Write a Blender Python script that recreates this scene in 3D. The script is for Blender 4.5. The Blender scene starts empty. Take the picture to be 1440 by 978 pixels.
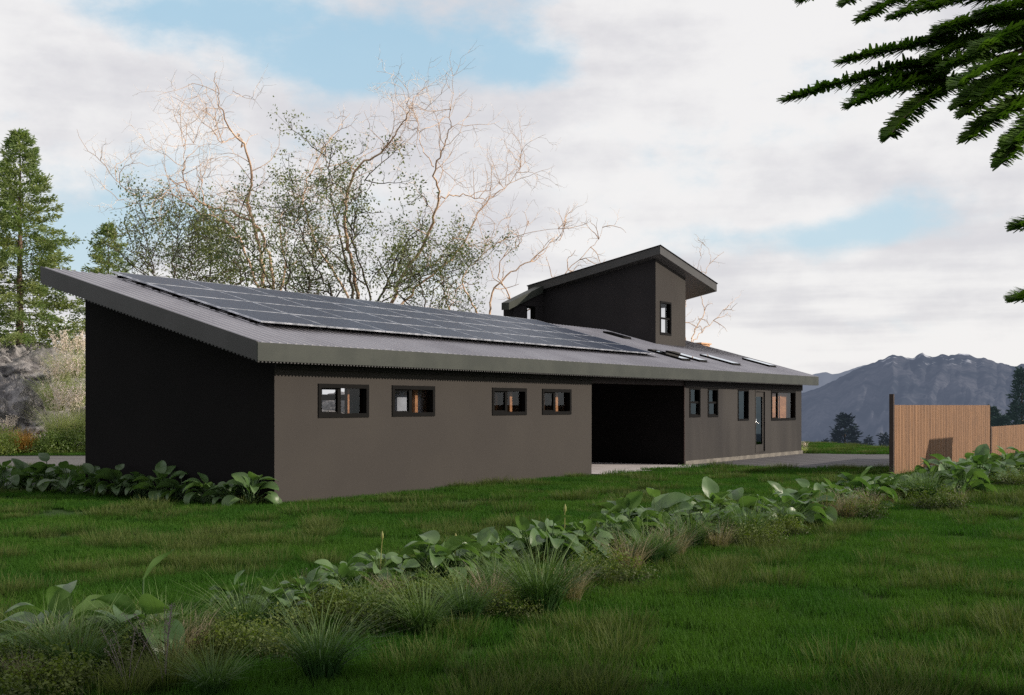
import bpy, math, random
import numpy as np
from mathutils import Vector, noise as mnoise

rng = np.random.default_rng(7)
random.seed(7)
sc = bpy.context.scene
COL = sc.collection
R = math.radians

# ------------------------------------------------------------------ site frame
# X runs along the front of the house (away from the viewer), Y into the house, Z up; metres.
EYE = 1.7
CAM = (-15.08, -14.453)
FW = (0.84182, 0.53976)          # viewing direction on the ground
RT = (0.53976, -0.84182)         # to the right of it
FPX, CX, HY = 1700.0, 720.0, 571.0

def at(x, y, d):
    """survey point seen at photo position x,y and d metres into the picture"""
    a = (x - CX) / FPX
    return Vector((CAM[0] + d * (FW[0] + a * RT[0]), CAM[1] + d * (FW[1] + a * RT[1]), EYE + d * (HY - y) / FPX))

def ground(x, y):
    p = at(x, y, FPX * EYE / (y - HY)); p.z = 0.0
    return p

def depth_lat(u, v):
    du, dv = u - CAM[0], v - CAM[1]
    return du * FW[0] + dv * FW[1], du * RT[0] + dv * RT[1]

# ------------------------------------------------------------------ mesh helpers
class MB:
    """collects numpy geometry; every face has the same vertex count inside one block"""
    def __init__(s):
        s.v = []; s.f = []; s.m = []; s.n = 0
    def add(s, v, f, mi=0):
        v = np.asarray(v, dtype=np.float32).reshape(-1, 3)
        f = np.asarray(f, dtype=np.int64)
        s.v.append(v); s.f.append(f + s.n); s.m.append(np.full(len(f), mi, dtype=np.int32)); s.n += len(v)
        return s
    def box(s, a, b, mi=0):
        x0, y0, z0 = a; x1, y1, z1 = b
        v = [(x0,y0,z0),(x1,y0,z0),(x1,y1,z0),(x0,y1,z0),(x0,y0,z1),(x1,y0,z1),(x1,y1,z1),(x0,y1,z1)]
        f = [(3,2,1,0),(4,5,6,7),(0,1,5,4),(1,2,6,5),(2,3,7,6),(3,0,4,7)]
        return s.add(v, f, mi)
    def hexa(s, v, mi=0):
        f = [(3,2,1,0),(4,5,6,7),(0,1,5,4),(1,2,6,5),(2,3,7,6),(3,0,4,7)]
        return s.add(v, f, mi)
    def tube(s, pts, rad, sides=6, mi=0):
        P = np.asarray(pts, dtype=float); r = np.asarray(rad, dtype=float)
        n = len(P)
        T = np.gradient(P, axis=0); T /= (np.linalg.norm(T, axis=1, keepdims=True) + 1e-9)
        up = np.array([0.31, 0.17, 0.93]) if abs(T[0][2]) < 0.9 else np.array([1.0, 0.1, 0.0])
        A = np.cross(T, up); A /= (np.linalg.norm(A, axis=1, keepdims=True) + 1e-9)
        B = np.cross(T, A)
        an = np.linspace(0, 2 * math.pi, sides, endpoint=False)
        V = P[:, None, :] + r[:, None, None] * (np.cos(an)[None, :, None] * A[:, None, :] + np.sin(an)[None, :, None] * B[:, None, :])
        i = np.arange(n - 1)[:, None] * sides; j = np.arange(sides)[None, :]; k = (j + 1) % sides
        F = np.stack([i + j, i + k, i + sides + k, i + sides + j], axis=-1).reshape(-1, 4)
        return s.add(V.reshape(-1, 3), F, mi)
    def build(s, name, mats, parent=None, smooth=False, link=True):
        me = bpy.data.meshes.new(name)
        if s.n:
            V = np.concatenate(s.v)
            me.vertices.add(len(V)); me.vertices.foreach_set('co', V.ravel())
            nl = sum(f.size for f in s.f); nf = sum(len(f) for f in s.f)
            me.loops.add(nl); me.polygons.add(nf)
            me.loops.foreach_set('vertex_index', np.concatenate([f.ravel() for f in s.f]).astype(np.int32))
            tot = np.concatenate([np.full(len(f), f.shape[1]) for f in s.f])
            st = np.concatenate([[0], np.cumsum(tot)[:-1]]).astype(np.int32)
            me.polygons.foreach_set('loop_start', st)
            me.polygons.foreach_set('material_index', np.concatenate(s.m))
            me.polygons.foreach_set('use_smooth', np.full(nf, bool(smooth)))
            me.update(calc_edges=True); me.validate()
        for m in (mats if isinstance(mats, (list, tuple)) else [mats]): me.materials.append(m)
        o = bpy.data.objects.new(name, me)
        if link: COL.objects.link(o)
        if parent is not None: o.parent = parent
        return o

def tag(o, label=None, cat=None, group=None, kind=None):
    if label: o['label'] = label
    if cat: o['category'] = cat
    if group: o['group'] = group
    if kind: o['kind'] = kind
    return o

def empty(name, loc=(0, 0, 0), rz=0.0):
    o = bpy.data.objects.new(name, None); COL.objects.link(o)
    o.location = loc; o.rotation_euler = (0, 0, rz); o.empty_display_size = 0.2
    return o

def copy_tree(o):
    c = o.copy(); COL.objects.link(c)
    for ch in list(o.children):
        d = ch.copy(); COL.objects.link(d); d.parent = c
        for g in list(ch.children):
            e = g.copy(); COL.objects.link(e); e.parent = d
    return c

def grid_wall(b, axis, a0, a1, z0, z1, f0, f1, holes, mi=0):
    """flat wall with rectangular openings, thickness f0..f1, built of panels round the openings, with reveals"""
    xs = sorted({a0, a1, *[h[0] for h in holes], *[h[1] for h in holes]})
    zs = sorted({z0, z1, *[h[2] for h in holes], *[h[3] for h in holes]})
    def pt(a, f, z): return (a, f, z) if axis == 'u' else (f, a, z)
    def inside(a, z): return any(h[0] < a < h[1] and h[2] < z < h[3] for h in holes)
    for i in range(len(xs) - 1):
        for j in range(len(zs) - 1):
            if inside((xs[i] + xs[i+1]) / 2, (zs[j] + zs[j+1]) / 2): continue
            for f in (f0, f1):
                b.add([pt(xs[i], f, zs[j]), pt(xs[i+1], f, zs[j]), pt(xs[i+1], f, zs[j+1]), pt(xs[i], f, zs[j+1])], [(0,1,2,3)], mi)
    def rim(A0, A1, Z0, Z1):
        for q in ([(A0,Z0),(A1,Z0)], [(A1,Z0),(A1,Z1)], [(A1,Z1),(A0,Z1)], [(A0,Z1),(A0,Z0)]):
            b.add([pt(q[0][0], f0, q[0][1]), pt(q[1][0], f0, q[1][1]), pt(q[1][0], f1, q[1][1]), pt(q[0][0], f1, q[0][1])], [(0,1,2,3)], mi)
    rim(a0, a1, z0, z1)
    for h in holes: rim(*h)

# ------------------------------------------------------------------ materials
class NT:
    def __init__(s, nt): s.nt = nt
    def n(s, t, **kw):
        x = s.nt.nodes.new(t)
        for k, v in kw.items():
            if k.startswith('i_'):
                key = k[2:].replace('_', ' ')
                x.inputs[key].default_value = v
            else: setattr(x, k, v)
        return x
    def l(s, a, b): s.nt.links.new(a, b)
    def math(s, op, a, b=None, c=None, clamp=False):
        x = s.nt.nodes.new('ShaderNodeMath'); x.operation = op; x.use_clamp = clamp
        for i, q in enumerate((a, b, c)):
            if q is None: continue
            if isinstance(q, (int, float)): x.inputs[i].default_value = q
            else: s.l(q, x.inputs[i])
        return x.outputs[0]
    def mix(s, fac, a, b, blend='MIX'):
        x = s.nt.nodes.new('ShaderNodeMix'); x.data_type = 'RGBA'; x.blend_type = blend
        for i, q in ((0, fac), (6, a), (7, b)):
            if isinstance(q, (int, float)): x.inputs[i].default_value = q
            elif isinstance(q, tuple): x.inputs[i].default_value = (*q[:3], 1)
            else: s.l(q, x.inputs[i])
        return x.outputs[2]
    def ramp(s, fac, p0, p1):
        x = s.nt.nodes.new('ShaderNodeMapRange'); x.interpolation_type = 'SMOOTHSTEP'
        s.l(fac, x.inputs[0]); x.inputs[1].default_value = p0; x.inputs[2].default_value = p1
        return x.outputs[0]

def material(name):
    m = bpy.data.materials.new(name); m.use_nodes = True
    m.node_tree.nodes.clear()
    return m, NT(m.node_tree)

def noisy(t, scale, detail=4, rough=0.55, coord='pos', stretch=None):
    if coord == 'pos': src = t.n('ShaderNodeNewGeometry').outputs['Position']
    else: src = t.n('ShaderNodeTexCoord').outputs['Object']
    if stretch:
        mp = t.n('ShaderNodeMapping'); mp.inputs['Scale'].default_value = stretch
        t.l(src, mp.inputs['Vector']); src = mp.outputs[0]
    x = t.n('ShaderNodeTexNoise'); x.inputs['Scale'].default_value = scale
    x.inputs['Detail'].default_value = detail; x.inputs['Roughness'].default_value = rough
    t.l(src, x.inputs['Vector'])
    return x.outputs['Fac']

def surf(name, c0, c1=None, scale=3.0, rough=0.7, metal=0.0, spec=0.4, bump=0.0, bscale=None, lo=0.35, hi=0.65, stretch=None, coord='pos', detail=5):
    m, t = material(name)
    p = t.n('ShaderNodeBsdfPrincipled'); out = t.n('ShaderNodeOutputMaterial'); t.l(p.outputs[0], out.inputs[0])
    p.inputs['Roughness'].default_value = rough; p.inputs['Metallic'].default_value = metal
    p.inputs['Specular IOR Level'].default_value = spec
    if c1 is None: c1 = tuple(c * 0.75 for c in c0)
    f = t.ramp(noisy(t, scale, detail, coord=coord, stretch=stretch), lo, hi)
    t.l(t.mix(f, c0, c1), p.inputs['Base Color'])
    if bump:
        bn = t.n('ShaderNodeBump'); bn.inputs['Strength'].default_value = bump; bn.inputs['Distance'].default_value = 0.02
        t.l(noisy(t, bscale or scale * 8, 5, coord=coord, stretch=stretch), bn.inputs['Height']); t.l(bn.outputs[0], p.inputs['Normal'])
    return m

def leafy(name, c0, c1, tip=None, rough=0.5, trans=0.3, scale=1.5, spec=0.35, zlo=0.0, zhi=0.3, base=None, per=0.5):
    """foliage: colour varies by patch and by plant, darker at the foot, some light passes through"""
    m, t = material(name)
    out = t.n('ShaderNodeOutputMaterial')
    p = t.n('ShaderNodeBsdfPrincipled'); p.inputs['Roughness'].default_value = rough
    p.inputs['Specular IOR Level'].default_value = spec
    rnd = t.n('ShaderNodeObjectInfo').outputs['Random']
    f = t.ramp(noisy(t, scale, 3), 0.35, 0.65)
    f = t.math('ADD', t.math('MULTIPLY', f, 1 - per), t.math('MULTIPLY', rnd, per))
    c = t.mix(f, c0, c1)
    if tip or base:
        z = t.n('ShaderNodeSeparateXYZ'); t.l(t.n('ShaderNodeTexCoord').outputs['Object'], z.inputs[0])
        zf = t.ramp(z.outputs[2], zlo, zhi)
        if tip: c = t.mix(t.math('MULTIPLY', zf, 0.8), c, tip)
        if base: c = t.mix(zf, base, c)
    t.l(c, p.inputs['Base Color'])
    if trans > 0:
        tr = t.n('ShaderNodeBsdfTranslucent'); ms = t.n('ShaderNodeMixShader'); ms.inputs[0].default_value = trans
        cc = t.mix(1.0, c, (1.3, 1.5, 0.6), 'MULTIPLY'); t.l(cc, tr.inputs[0])
        t.l(p.outputs[0], ms.inputs[1]); t.l(tr.outputs[0], ms.inputs[2]); t.l(ms.outputs[0], out.inputs[0])
    else: t.l(p.outputs[0], out.inputs[0])
    return m

def glass_mat(name, tint=(0.5, 0.55, 0.6), refl=0.12, rough=0.02, gcol=None):
    m, t = material(name); out = t.n('ShaderNodeOutputMaterial')
    tr = t.n('ShaderNodeBsdfTransparent'); tr.inputs[0].default_value = (*tint, 1)
    gl = t.n('ShaderNodeBsdfGlossy'); gl.inputs['Roughness'].default_value = rough; gl.inputs[0].default_value = (*(gcol or (0.9, 0.95, 1)), 1)
    fr = t.n('ShaderNodeFresnel'); fr.inputs[0].default_value = 1.5
    fac = t.math('ADD', fr.outputs[0], refl, clamp=True)
    ms = t.n('ShaderNodeMixShader'); t.l(fac, ms.inputs[0])
    t.l(tr.outputs[0], ms.inputs[1]); t.l(gl.outputs[0], ms.inputs[2]); t.l(ms.outputs[0], out.inputs[0])
    return m

M = {}
M['taupe'] = surf('taupe_render', (0.045, 0.0395, 0.036), (0.040, 0.035, 0.0325), 0.5, 0.85, spec=0.2, bump=0.12, bscale=60)
M['char'] = surf('charcoal_render', (0.0075, 0.0065, 0.0068), (0.006, 0.0053, 0.0056), 0.8, 0.85, spec=0.12, bump=0.1, bscale=60)  # taupe render with the shade of the unlit walls painted into its colour
M['char2'] = surf('tower_charcoal', (0.024, 0.0215, 0.023), (0.020, 0.018, 0.0195), 0.7, 0.8, spec=0.15, bump=0.1, bscale=60)  # tower taupe darkened to paint the shade on its unlit sides
M['greytaupe'] = surf('dark_taupe_render', (0.034, 0.030, 0.028), (0.019, 0.0165, 0.0165), 0.7, 0.75, spec=0.3, bump=0.1, bscale=50, stretch=(1, 1, 0.25))
M['taupe2'] = surf('tower_taupe', (0.036, 0.032, 0.029), (0.031, 0.027, 0.025), 0.5, 0.8, spec=0.2, bump=0.1, bscale=60)
M['frieze'] = surf('frieze_board', (0.012, 0.009, 0.009), None, 2, 0.8)  # dark strip standing in for the shadow under the eave
M['beam'] = surf('reddish_beam', (0.028, 0.015, 0.013), None, 2, 0.7)
M['fascia'] = surf('fascia_metal', (0.040, 0.044, 0.037), (0.030, 0.034, 0.029), 1.6, 0.5, spec=0.3, bump=0.05, bscale=30)
M['fascia2'] = surf('tower_fascia_metal', (0.050, 0.048, 0.049), (0.042, 0.041, 0.041), 1.6, 0.5, spec=0.35)
M['roof'] = surf('roof_metal', (0.42, 0.405, 0.43), (0.34, 0.325, 0.35), 0.6, 0.30, metal=0.7, spec=0.5)
M['soffit'] = surf('soffit_metal', (0.10, 0.095, 0.098), None, 3, 0.7)
M['frame'] = surf('black_window_frame', (0.004, 0.0035, 0.0035), None, 5, 0.6, spec=0.08)
M['rail'] = surf('aluminium', (0.70, 0.72, 0.78), (0.32, 0.34, 0.38), 5, 0.35, metal=0.7)
M['plinth'] = surf('concrete_plinth', (0.17, 0.155, 0.135), (0.11, 0.10, 0.09), 3, 0.9, bump=0.3, bscale=25)
M['wood_in'] = surf('interior_timber', (0.42, 0.20, 0.09), (0.30, 0.13, 0.055), 2, 0.5, stretch=(1, 1, 8))
M['blind'] = surf('window_blind', (0.36, 0.38, 0.43), None, 3, 0.8)
M['room'] = surf('room_paint', (0.03, 0.022, 0.02), None, 2, 0.8)
M['wood_chim'] = surf('pale_timber_cladding', (0.62, 0.36, 0.20), (0.50, 0.27, 0.14), 3, 0.7, stretch=(1, 1, 6))
M['glass'] = glass_mat('window_glass', (0.82, 0.83, 0.85), 0.0, gcol=(0.55, 0.58, 0.60))
M['glass2'] = glass_mat('tinted_window_glass', (0.25, 0.32, 0.36), 0.04, gcol=(0.33, 0.42, 0.47))
M['skyglass'] = glass_mat('skylight_glass', (0.05, 0.06, 0.07), 0.3)
M['steel'] = surf('door_handle_steel', (0.75, 0.75, 0.75), None, 5, 0.25, metal=1.0)
M['post'] = surf('fence_post_metal', (0.035, 0.020, 0.016), None, 3, 0.6)

def panel_mat():
    m, t = material('solar_cells'); out = t.n('ShaderNodeOutputMaterial')
    p = t.n('ShaderNodeBsdfPrincipled'); t.l(p.outputs[0], out.inputs[0])
    s = t.n('ShaderNodeSeparateXYZ'); t.l(t.n('ShaderNodeTexCoord').outputs['Object'], s.inputs[0])
    def line(o, pitch, w):
        fr = t.math('FRACT', t.math('DIVIDE', t.math('ADD', o, 50.0), pitch))
        return t.math('LESS_THAN', fr, w)
    l = t.math('MAXIMUM', line(s.outputs[0], 0.17, 0.035), line(s.outputs[1], 0.17, 0.04))
    l2 = t.math('MULTIPLY', line(s.outputs[1], 0.0567, 0.06), 0.35)
    c = t.mix(t.math('MAXIMUM', l, l2), (0.014, 0.021, 0.042), (0.040, 0.052, 0.085))
    t.l(c, p.inputs['Base Color']); p.inputs['Roughness'].default_value = 0.38
    p.inputs['Specular IOR Level'].default_value = 0.13
    p.inputs['Coat Weight'].default_value = 0.0; p.inputs['Coat Roughness'].default_value = 0.12
    return m
M['cells'] = panel_mat()

def fence_mat():
    m, t = material('cedar_boards'); out = t.n('ShaderNodeOutputMaterial')
    p = t.n('ShaderNodeBsdfPrincipled'); t.l(p.outputs[0], out.inputs[0])
    s = t.n('ShaderNodeSeparateXYZ'); t.l(t.n('ShaderNodeNewGeometry').outputs['Position'], s.inputs[0])
    w = t.n('ShaderNodeTexWhiteNoise'); w.noise_dimensions = '1D'
    t.l(t.math('FLOOR', t.math('DIVIDE', s.outputs[0], 0.1)), w.inputs['W'])
    g = noisy(t, 9, 6, stretch=(3, 3, 0.25))
    c = t.mix(w.outputs[0], (0.235, 0.118, 0.054), (0.165, 0.080, 0.036))
    c = t.mix(t.ramp(g, 0.4, 0.75), c, (0.11, 0.055, 0.028))
    t.l(c, p.inputs['Base Color']); p.inputs['Roughness'].default_value = 0.7
    return m
M['cedar'] = fence_mat()

def paver_mat():
    m, t = material('stone_pavers'); out = t.n('ShaderNodeOutputMaterial')
    p = t.n('ShaderNodeBsdfPrincipled'); t.l(p.outputs[0], out.inputs[0])
    b = t.n('ShaderNodeTexBrick'); b.inputs['Scale'].default_value = 1.0
    b.inputs['Color1'].default_value = (0.60, 0.56, 0.57, 1); b.inputs['Color2'].default_value = (0.47, 0.435, 0.45, 1)
    b.inputs['Mortar'].default_value = (0.20, 0.18, 0.18, 1); b.inputs['Mortar Size'].default_value = 0.012
    b.inputs['Brick Width'].default_value = 0.6; b.inputs['Row Height'].default_value = 0.4
    t.l(t.n('ShaderNodeNewGeometry').outputs['Position'], b.inputs['Vector'])
    t.l(t.mix(t.math('MULTIPLY', noisy(t, 3, 5), 0.5), b.outputs[0], (0.3, 0.27, 0.27)), p.inputs['Base Color'])
    p.inputs['Roughness'].default_value = 0.8
    return m
M['paver'] = paver_mat()

def asphalt_mat():
    m, t = material('ribbed_asphalt'); out = t.n('ShaderNodeOutputMaterial')
    p = t.n('ShaderNodeBsdfPrincipled'); t.l(p.outputs[0], out.inputs[0])
    s = t.n('ShaderNodeSeparateXYZ'); t.l(t.n('ShaderNodeNewGeometry').outputs['Position'], s.inputs[0])
    q = t.math('ADD', t.math('MULTIPLY', s.outputs[0], 0.25), s.outputs[1])
    q = t.math('ADD', q, t.math('MULTIPLY', noisy(t, 1.2, 3), 0.25))
    fr = t.math('FRACT', t.math('DIVIDE', t.math('ADD', q, 50.0), 0.62))
    f = t.ramp(fr, 0.25, 0.6)
    c = t.mix(f, (0.082, 0.076, 0.084), (0.038, 0.035, 0.041))
    c = t.mix(t.math('MULTIPLY', t.ramp(noisy(t, 30, 4), 0.4, 0.6), 0.3), c, (0.05, 0.048, 0.05))
    t.l(c, p.inputs['Base Color']); p.inputs['Roughness'].default_value = 0.85
    return m
M['asphalt'] = asphalt_mat()
M['gravel'] = surf('gravel', (0.125, 0.118, 0.118), (0.085, 0.08, 0.08), 22, 0.95, bump=0.5, bscale=60)
M['soil'] = surf('bed_soil', (0.020, 0.018, 0.010), (0.012, 0.014, 0.006), 6, 1.0, spec=0.1, bump=0.6, bscale=30)

def ground_mat():
    m, t = material('turf_ground'); out = t.n('ShaderNodeOutputMaterial')
    p = t.n('ShaderNodeBsdfPrincipled'); t.l(p.outputs[0], out.inputs[0]); p.inputs['Roughness'].default_value = 1.0
    p.inputs['Specular IOR Level'].default_value = 0.1
    pos = t.n('ShaderNodeNewGeometry').outputs['Position']
    ln = t.n('ShaderNodeVectorMath'); ln.operation = 'LENGTH'; t.l(pos, ln.inputs[0])
    near = t.mix(t.ramp(noisy(t, 1.3, 5), 0.35, 0.65), (0.020, 0.045, 0.010), (0.035, 0.060, 0.014))
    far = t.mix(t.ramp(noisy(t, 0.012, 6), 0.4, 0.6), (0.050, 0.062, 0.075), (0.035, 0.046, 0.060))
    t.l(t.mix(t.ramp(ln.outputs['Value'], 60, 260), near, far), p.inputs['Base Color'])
    t.l(t.mix(t.ramp(ln.outputs['Value'], 80, 900), (0, 0, 0), (0.055, 0.068, 0.095)), p.inputs['Emission Color'])  # distance haze painted in as a bluish tint and glow
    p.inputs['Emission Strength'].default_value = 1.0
    return m
M['turf'] = ground_mat()

def mountain_mat(name, c0, c1, haze, snow=0.0, zhaze=0.0):
    m, t = material(name); out = t.n('ShaderNodeOutputMaterial')
    p = t.n('ShaderNodeBsdfPrincipled'); t.l(p.outputs[0], out.inputs[0]); p.inputs['Roughness'].default_value = 1.0
    p.inputs['Specular IOR Level'].default_value = 0.0
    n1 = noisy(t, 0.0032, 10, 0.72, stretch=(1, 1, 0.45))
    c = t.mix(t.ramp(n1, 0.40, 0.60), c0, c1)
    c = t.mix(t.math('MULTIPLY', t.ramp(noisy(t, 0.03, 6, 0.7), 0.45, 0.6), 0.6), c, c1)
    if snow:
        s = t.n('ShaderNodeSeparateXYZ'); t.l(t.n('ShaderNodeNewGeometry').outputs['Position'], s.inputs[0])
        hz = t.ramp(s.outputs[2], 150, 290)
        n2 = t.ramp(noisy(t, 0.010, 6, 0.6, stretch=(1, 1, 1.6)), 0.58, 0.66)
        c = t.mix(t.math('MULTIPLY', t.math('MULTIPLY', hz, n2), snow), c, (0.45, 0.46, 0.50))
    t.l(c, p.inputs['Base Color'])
    p.inputs['Emission Color'].default_value = (*haze, 1); p.inputs['Emission Strength'].default_value = 1.0  # distance haze painted on as an even glow
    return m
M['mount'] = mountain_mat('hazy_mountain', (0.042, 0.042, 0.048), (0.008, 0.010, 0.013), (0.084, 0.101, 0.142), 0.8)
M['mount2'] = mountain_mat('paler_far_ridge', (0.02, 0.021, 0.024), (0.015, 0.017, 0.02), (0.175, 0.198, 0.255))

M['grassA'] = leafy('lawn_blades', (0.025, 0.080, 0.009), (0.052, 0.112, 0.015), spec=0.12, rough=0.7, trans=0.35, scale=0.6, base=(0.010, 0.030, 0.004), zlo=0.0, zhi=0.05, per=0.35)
M['grassB'] = leafy('wild_blades', (0.036, 0.062, 0.013), (0.022, 0.042, 0.008), tip=(0.115, 0.135, 0.045), spec=0.15, rough=0.7, trans=0.3, scale=1.2, zlo=0.04, zhi=0.16, per=0.6)
M['hosta'] = leafy('hosta_leaf', (0.055, 0.112, 0.036), (0.115, 0.180, 0.072), rough=0.40, trans=0.33, scale=2.5, spec=0.4, per=0.4)
M['hosta_dk'] = leafy('dark_hosta_leaf', (0.045, 0.085, 0.035), (0.075, 0.125, 0.045), rough=0.45, trans=0.3, scale=2.5, spec=0.45, per=0.4)  # hosta leaf darkened to paint the shade beside the end wall
M['bud'] = leafy('hosta_bud', (0.30, 0.28, 0.09), (0.22, 0.24, 0.08), trans=0.2)
M['sedge'] = leafy('sedge_blade', (0.020, 0.065, 0.022), (0.045, 0.090, 0.020), tip=(0.150, 0.210, 0.075), spec=0.2, rough=0.55, trans=0.25, zlo=0.1, zhi=0.55, base=None)
M['dry'] = leafy('dry_blade', (0.21, 0.17, 0.10), (0.13, 0.12, 0.06), tip=(0.30, 0.24, 0.20), rough=0.7, trans=0.25, zlo=0.1, zhi=0.5)
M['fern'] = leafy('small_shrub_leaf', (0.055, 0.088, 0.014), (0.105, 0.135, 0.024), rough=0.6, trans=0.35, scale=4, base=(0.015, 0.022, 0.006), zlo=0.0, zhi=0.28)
M['plume'] = leafy('plume', (0.80, 0.70, 0.62), (0.68, 0.58, 0.50), rough=0.9, trans=0.05)
M['spike'] = leafy('flower_spike', (0.20, 0.165, 0.17), (0.14, 0.12, 0.11), rough=0.9, trans=0.2)
M['misc'] = leafy('silver_grass_blade', (0.36, 0.40, 0.22), (0.50, 0.50, 0.32), rough=0.6, trans=0.35)
M['orange'] = leafy('rust_shrub', (0.42, 0.22, 0.05), (0.30, 0.17, 0.05), trans=0.2)
M['green2'] = leafy('green_shrub_leaf', (0.07, 0.125, 0.025), (0.13, 0.17, 0.04), trans=0.3, scale=3)
M['lime'] = leafy('lime_shrub_leaf', (0.20, 0.26, 0.06), (0.27, 0.31, 0.08), trans=0.3, scale=3)
M['conif'] = leafy('conifer_sprays', (0.15, 0.21, 0.075), (0.23, 0.26, 0.10), rough=0.6, trans=0.3, scale=0.9, per=0.0)
M['conif_near'] = leafy('near_conifer_needles', (0.055, 0.115, 0.018), (0.095, 0.165, 0.028), rough=0.6, trans=0.4, scale=8, per=0.0, spec=0.2)
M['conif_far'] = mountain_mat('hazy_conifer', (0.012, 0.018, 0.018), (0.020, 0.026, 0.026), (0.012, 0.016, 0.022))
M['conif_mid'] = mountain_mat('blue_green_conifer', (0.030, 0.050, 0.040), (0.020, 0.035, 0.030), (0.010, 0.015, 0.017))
M['bark'] = surf('brown_bark', (0.15, 0.10, 0.07), (0.07, 0.05, 0.04), 6, 0.9, bump=0.5, bscale=20)
M['bark_or'] = surf('orange_bark', (0.66, 0.47, 0.33), (0.42, 0.27, 0.18), 2.5, 0.8, bump=0.3, bscale=20)
M['bark_pale'] = surf('pale_twig_bark', (0.74, 0.58, 0.45), (0.52, 0.40, 0.33), 1.5, 0.8)
M['bark_dk'] = surf('dark_bark', (0.11, 0.085, 0.06), (0.05, 0.045, 0.035), 3, 0.9)
M['smallleaf'] = leafy('small_grey_green_leaf', (0.095, 0.13, 0.075), (0.18, 0.20, 0.07), rough=0.5, trans=0.25, scale=1.0, per=0)
M['olive'] = leafy('olive_green_leaf', (0.12, 0.15, 0.045), (0.19, 0.21, 0.07), rough=0.5, trans=0.3, scale=1.2, per=0)

def rock_mat():
    m, t = material('lichen_rock'); out = t.n('ShaderNodeOutputMaterial')
    p = t.n('ShaderNodeBsdfPrincipled'); t.l(p.outputs[0], out.inputs[0]); p.inputs['Roughness'].default_value = 0.9
    c = t.mix(t.ramp(noisy(t, 1.6, 9, 0.7), 0.38, 0.62), (0.30, 0.285, 0.29), (0.12, 0.113, 0.12))
    c = t.mix(t.math('MULTIPLY', t.ramp(noisy(t, 7, 6, 0.7), 0.5, 0.62), 0.6), c, (0.25, 0.24, 0.235))
    vo = t.n('ShaderNodeTexVoronoi'); vo.feature = 'DISTANCE_TO_EDGE'; vo.inputs['Scale'].default_value = 0.9
    t.l(t.n('ShaderNodeNewGeometry').outputs['Position'], vo.inputs['Vector'])
    c = t.mix(t.ramp(vo.outputs['Distance'], -0.02, 0.03), (0.05, 0.047, 0.047), c)
    t.l(c, p.inputs['Base Color'])
    bn = t.n('ShaderNodeBump'); bn.inputs['Strength'].default_value = 0.9; bn.inputs['Distance'].default_value = 0.08
    t.l(noisy(t, 5, 9, 0.7), bn.inputs['Height']); t.l(bn.outputs[0], p.inputs['Normal'])
    return m
M['rock'] = rock_mat()

# ------------------------------------------------------------------ terrain
PLAT = np.array([(37.5, 5.5), (35.6, 3.0), (32.8, 0.1), (30.2, -2.0), (31.5, -6), (38, -9), (46, -20), (42, -70), (-60, -70), (-70, 40), (-20, 90), (30, 75), (44, 30)], float)
def plateau_dist(u, v):
    x0, y0 = PLAT[:, 0], PLAT[:, 1]; x1, y1 = np.roll(x0, -1), np.roll(y0, -1)
    dx, dy = x1 - x0, y1 - y0
    tt = np.clip(((u - x0) * dx + (v - y0) * dy) / (dx * dx + dy * dy), 0, 1)
    d = np.hypot(u - (x0 + tt * dx), v - (y0 + tt * dy)).min()
    c = ((y0 > v) != (y1 > v)) & (u < dx * (v - y0) / (dy + 1e-12) + x0)
    return -d if c.sum() % 2 else d
def T(u, v):
    d = plateau_dist(u, v)
    if d <= 0: return 0.0
    z = -(d * d) / 60.0 if d < 15 else -3.75 - (d - 15) * 0.5
    k = 1 - math.exp(-max(0, d - 10) / 60)
    z += 6.0 * k * mnoise.noise(Vector((u * 0.01, v * 0.01, 3)))
    return max(z, -330 + 12 * mnoise.noise(Vector((u * 0.001, v * 0.001, 1))))

def build_ground():
    rs = [0.0]
    while rs[-1] < 70: rs.append(rs[-1] + 1.5)
    while rs[-1] < 14000: rs.append(rs[-1] * 1.09)
    nA = 160; V = []; cx, cy = 8.0, -2.0
    for r in rs:
        for k in range(nA):
            a = 2 * math.pi * k / nA
            u, v = cx + r * math.cos(a), cy + r * math.sin(a)
            V.append((u, v, T(u, v)))
    i = np.arange(len(rs) - 1)[:, None] * nA; j = np.arange(nA)[None, :]; k = (j + 1) % nA
    F = np.stack([i + j, i + nA + j, i + nA + k, i + k], -1).reshape(-1, 4)
    b = MB(); b.add(V, F[nA:] if False else F)
    return tag(b.build('ground', M['turf'], smooth=True), kind='structure')
build_ground()

def sheet(name, pts, z, mat, kind='structure'):
    b = MB(); b.add([(p[0], p[1], z) for p in pts], [tuple(range(len(pts)))])
    o = b.build(name, mat); tag(o, kind=kind); return o
sheet('driveway', [(16.54, -0.06), (16.35, -2.1), (17.35, -5.4), (17.9, -6.3), (28.2, -6.3), (27.3, -2.9), (26.5, -0.06)], 0.012, M['asphalt'])
sheet('carport_paving', [(11.12, -0.30), (13.6, -0.55), (16.35, -0.75), (16.52, 0.0), (16.52, 8.4), (11.12, 8.4)], 0.020, M['paver'])
sheet('gravel_path', [(7.6, 11.0), (5.6, 14.6), (3.4, 18.0), (1.0, 24), (6.5, 30.0), (9.9, 22.2), (11.6, 19.6), (13.6, 15.5), (13.8, 11.0)], 0.012, M['gravel'])

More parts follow.
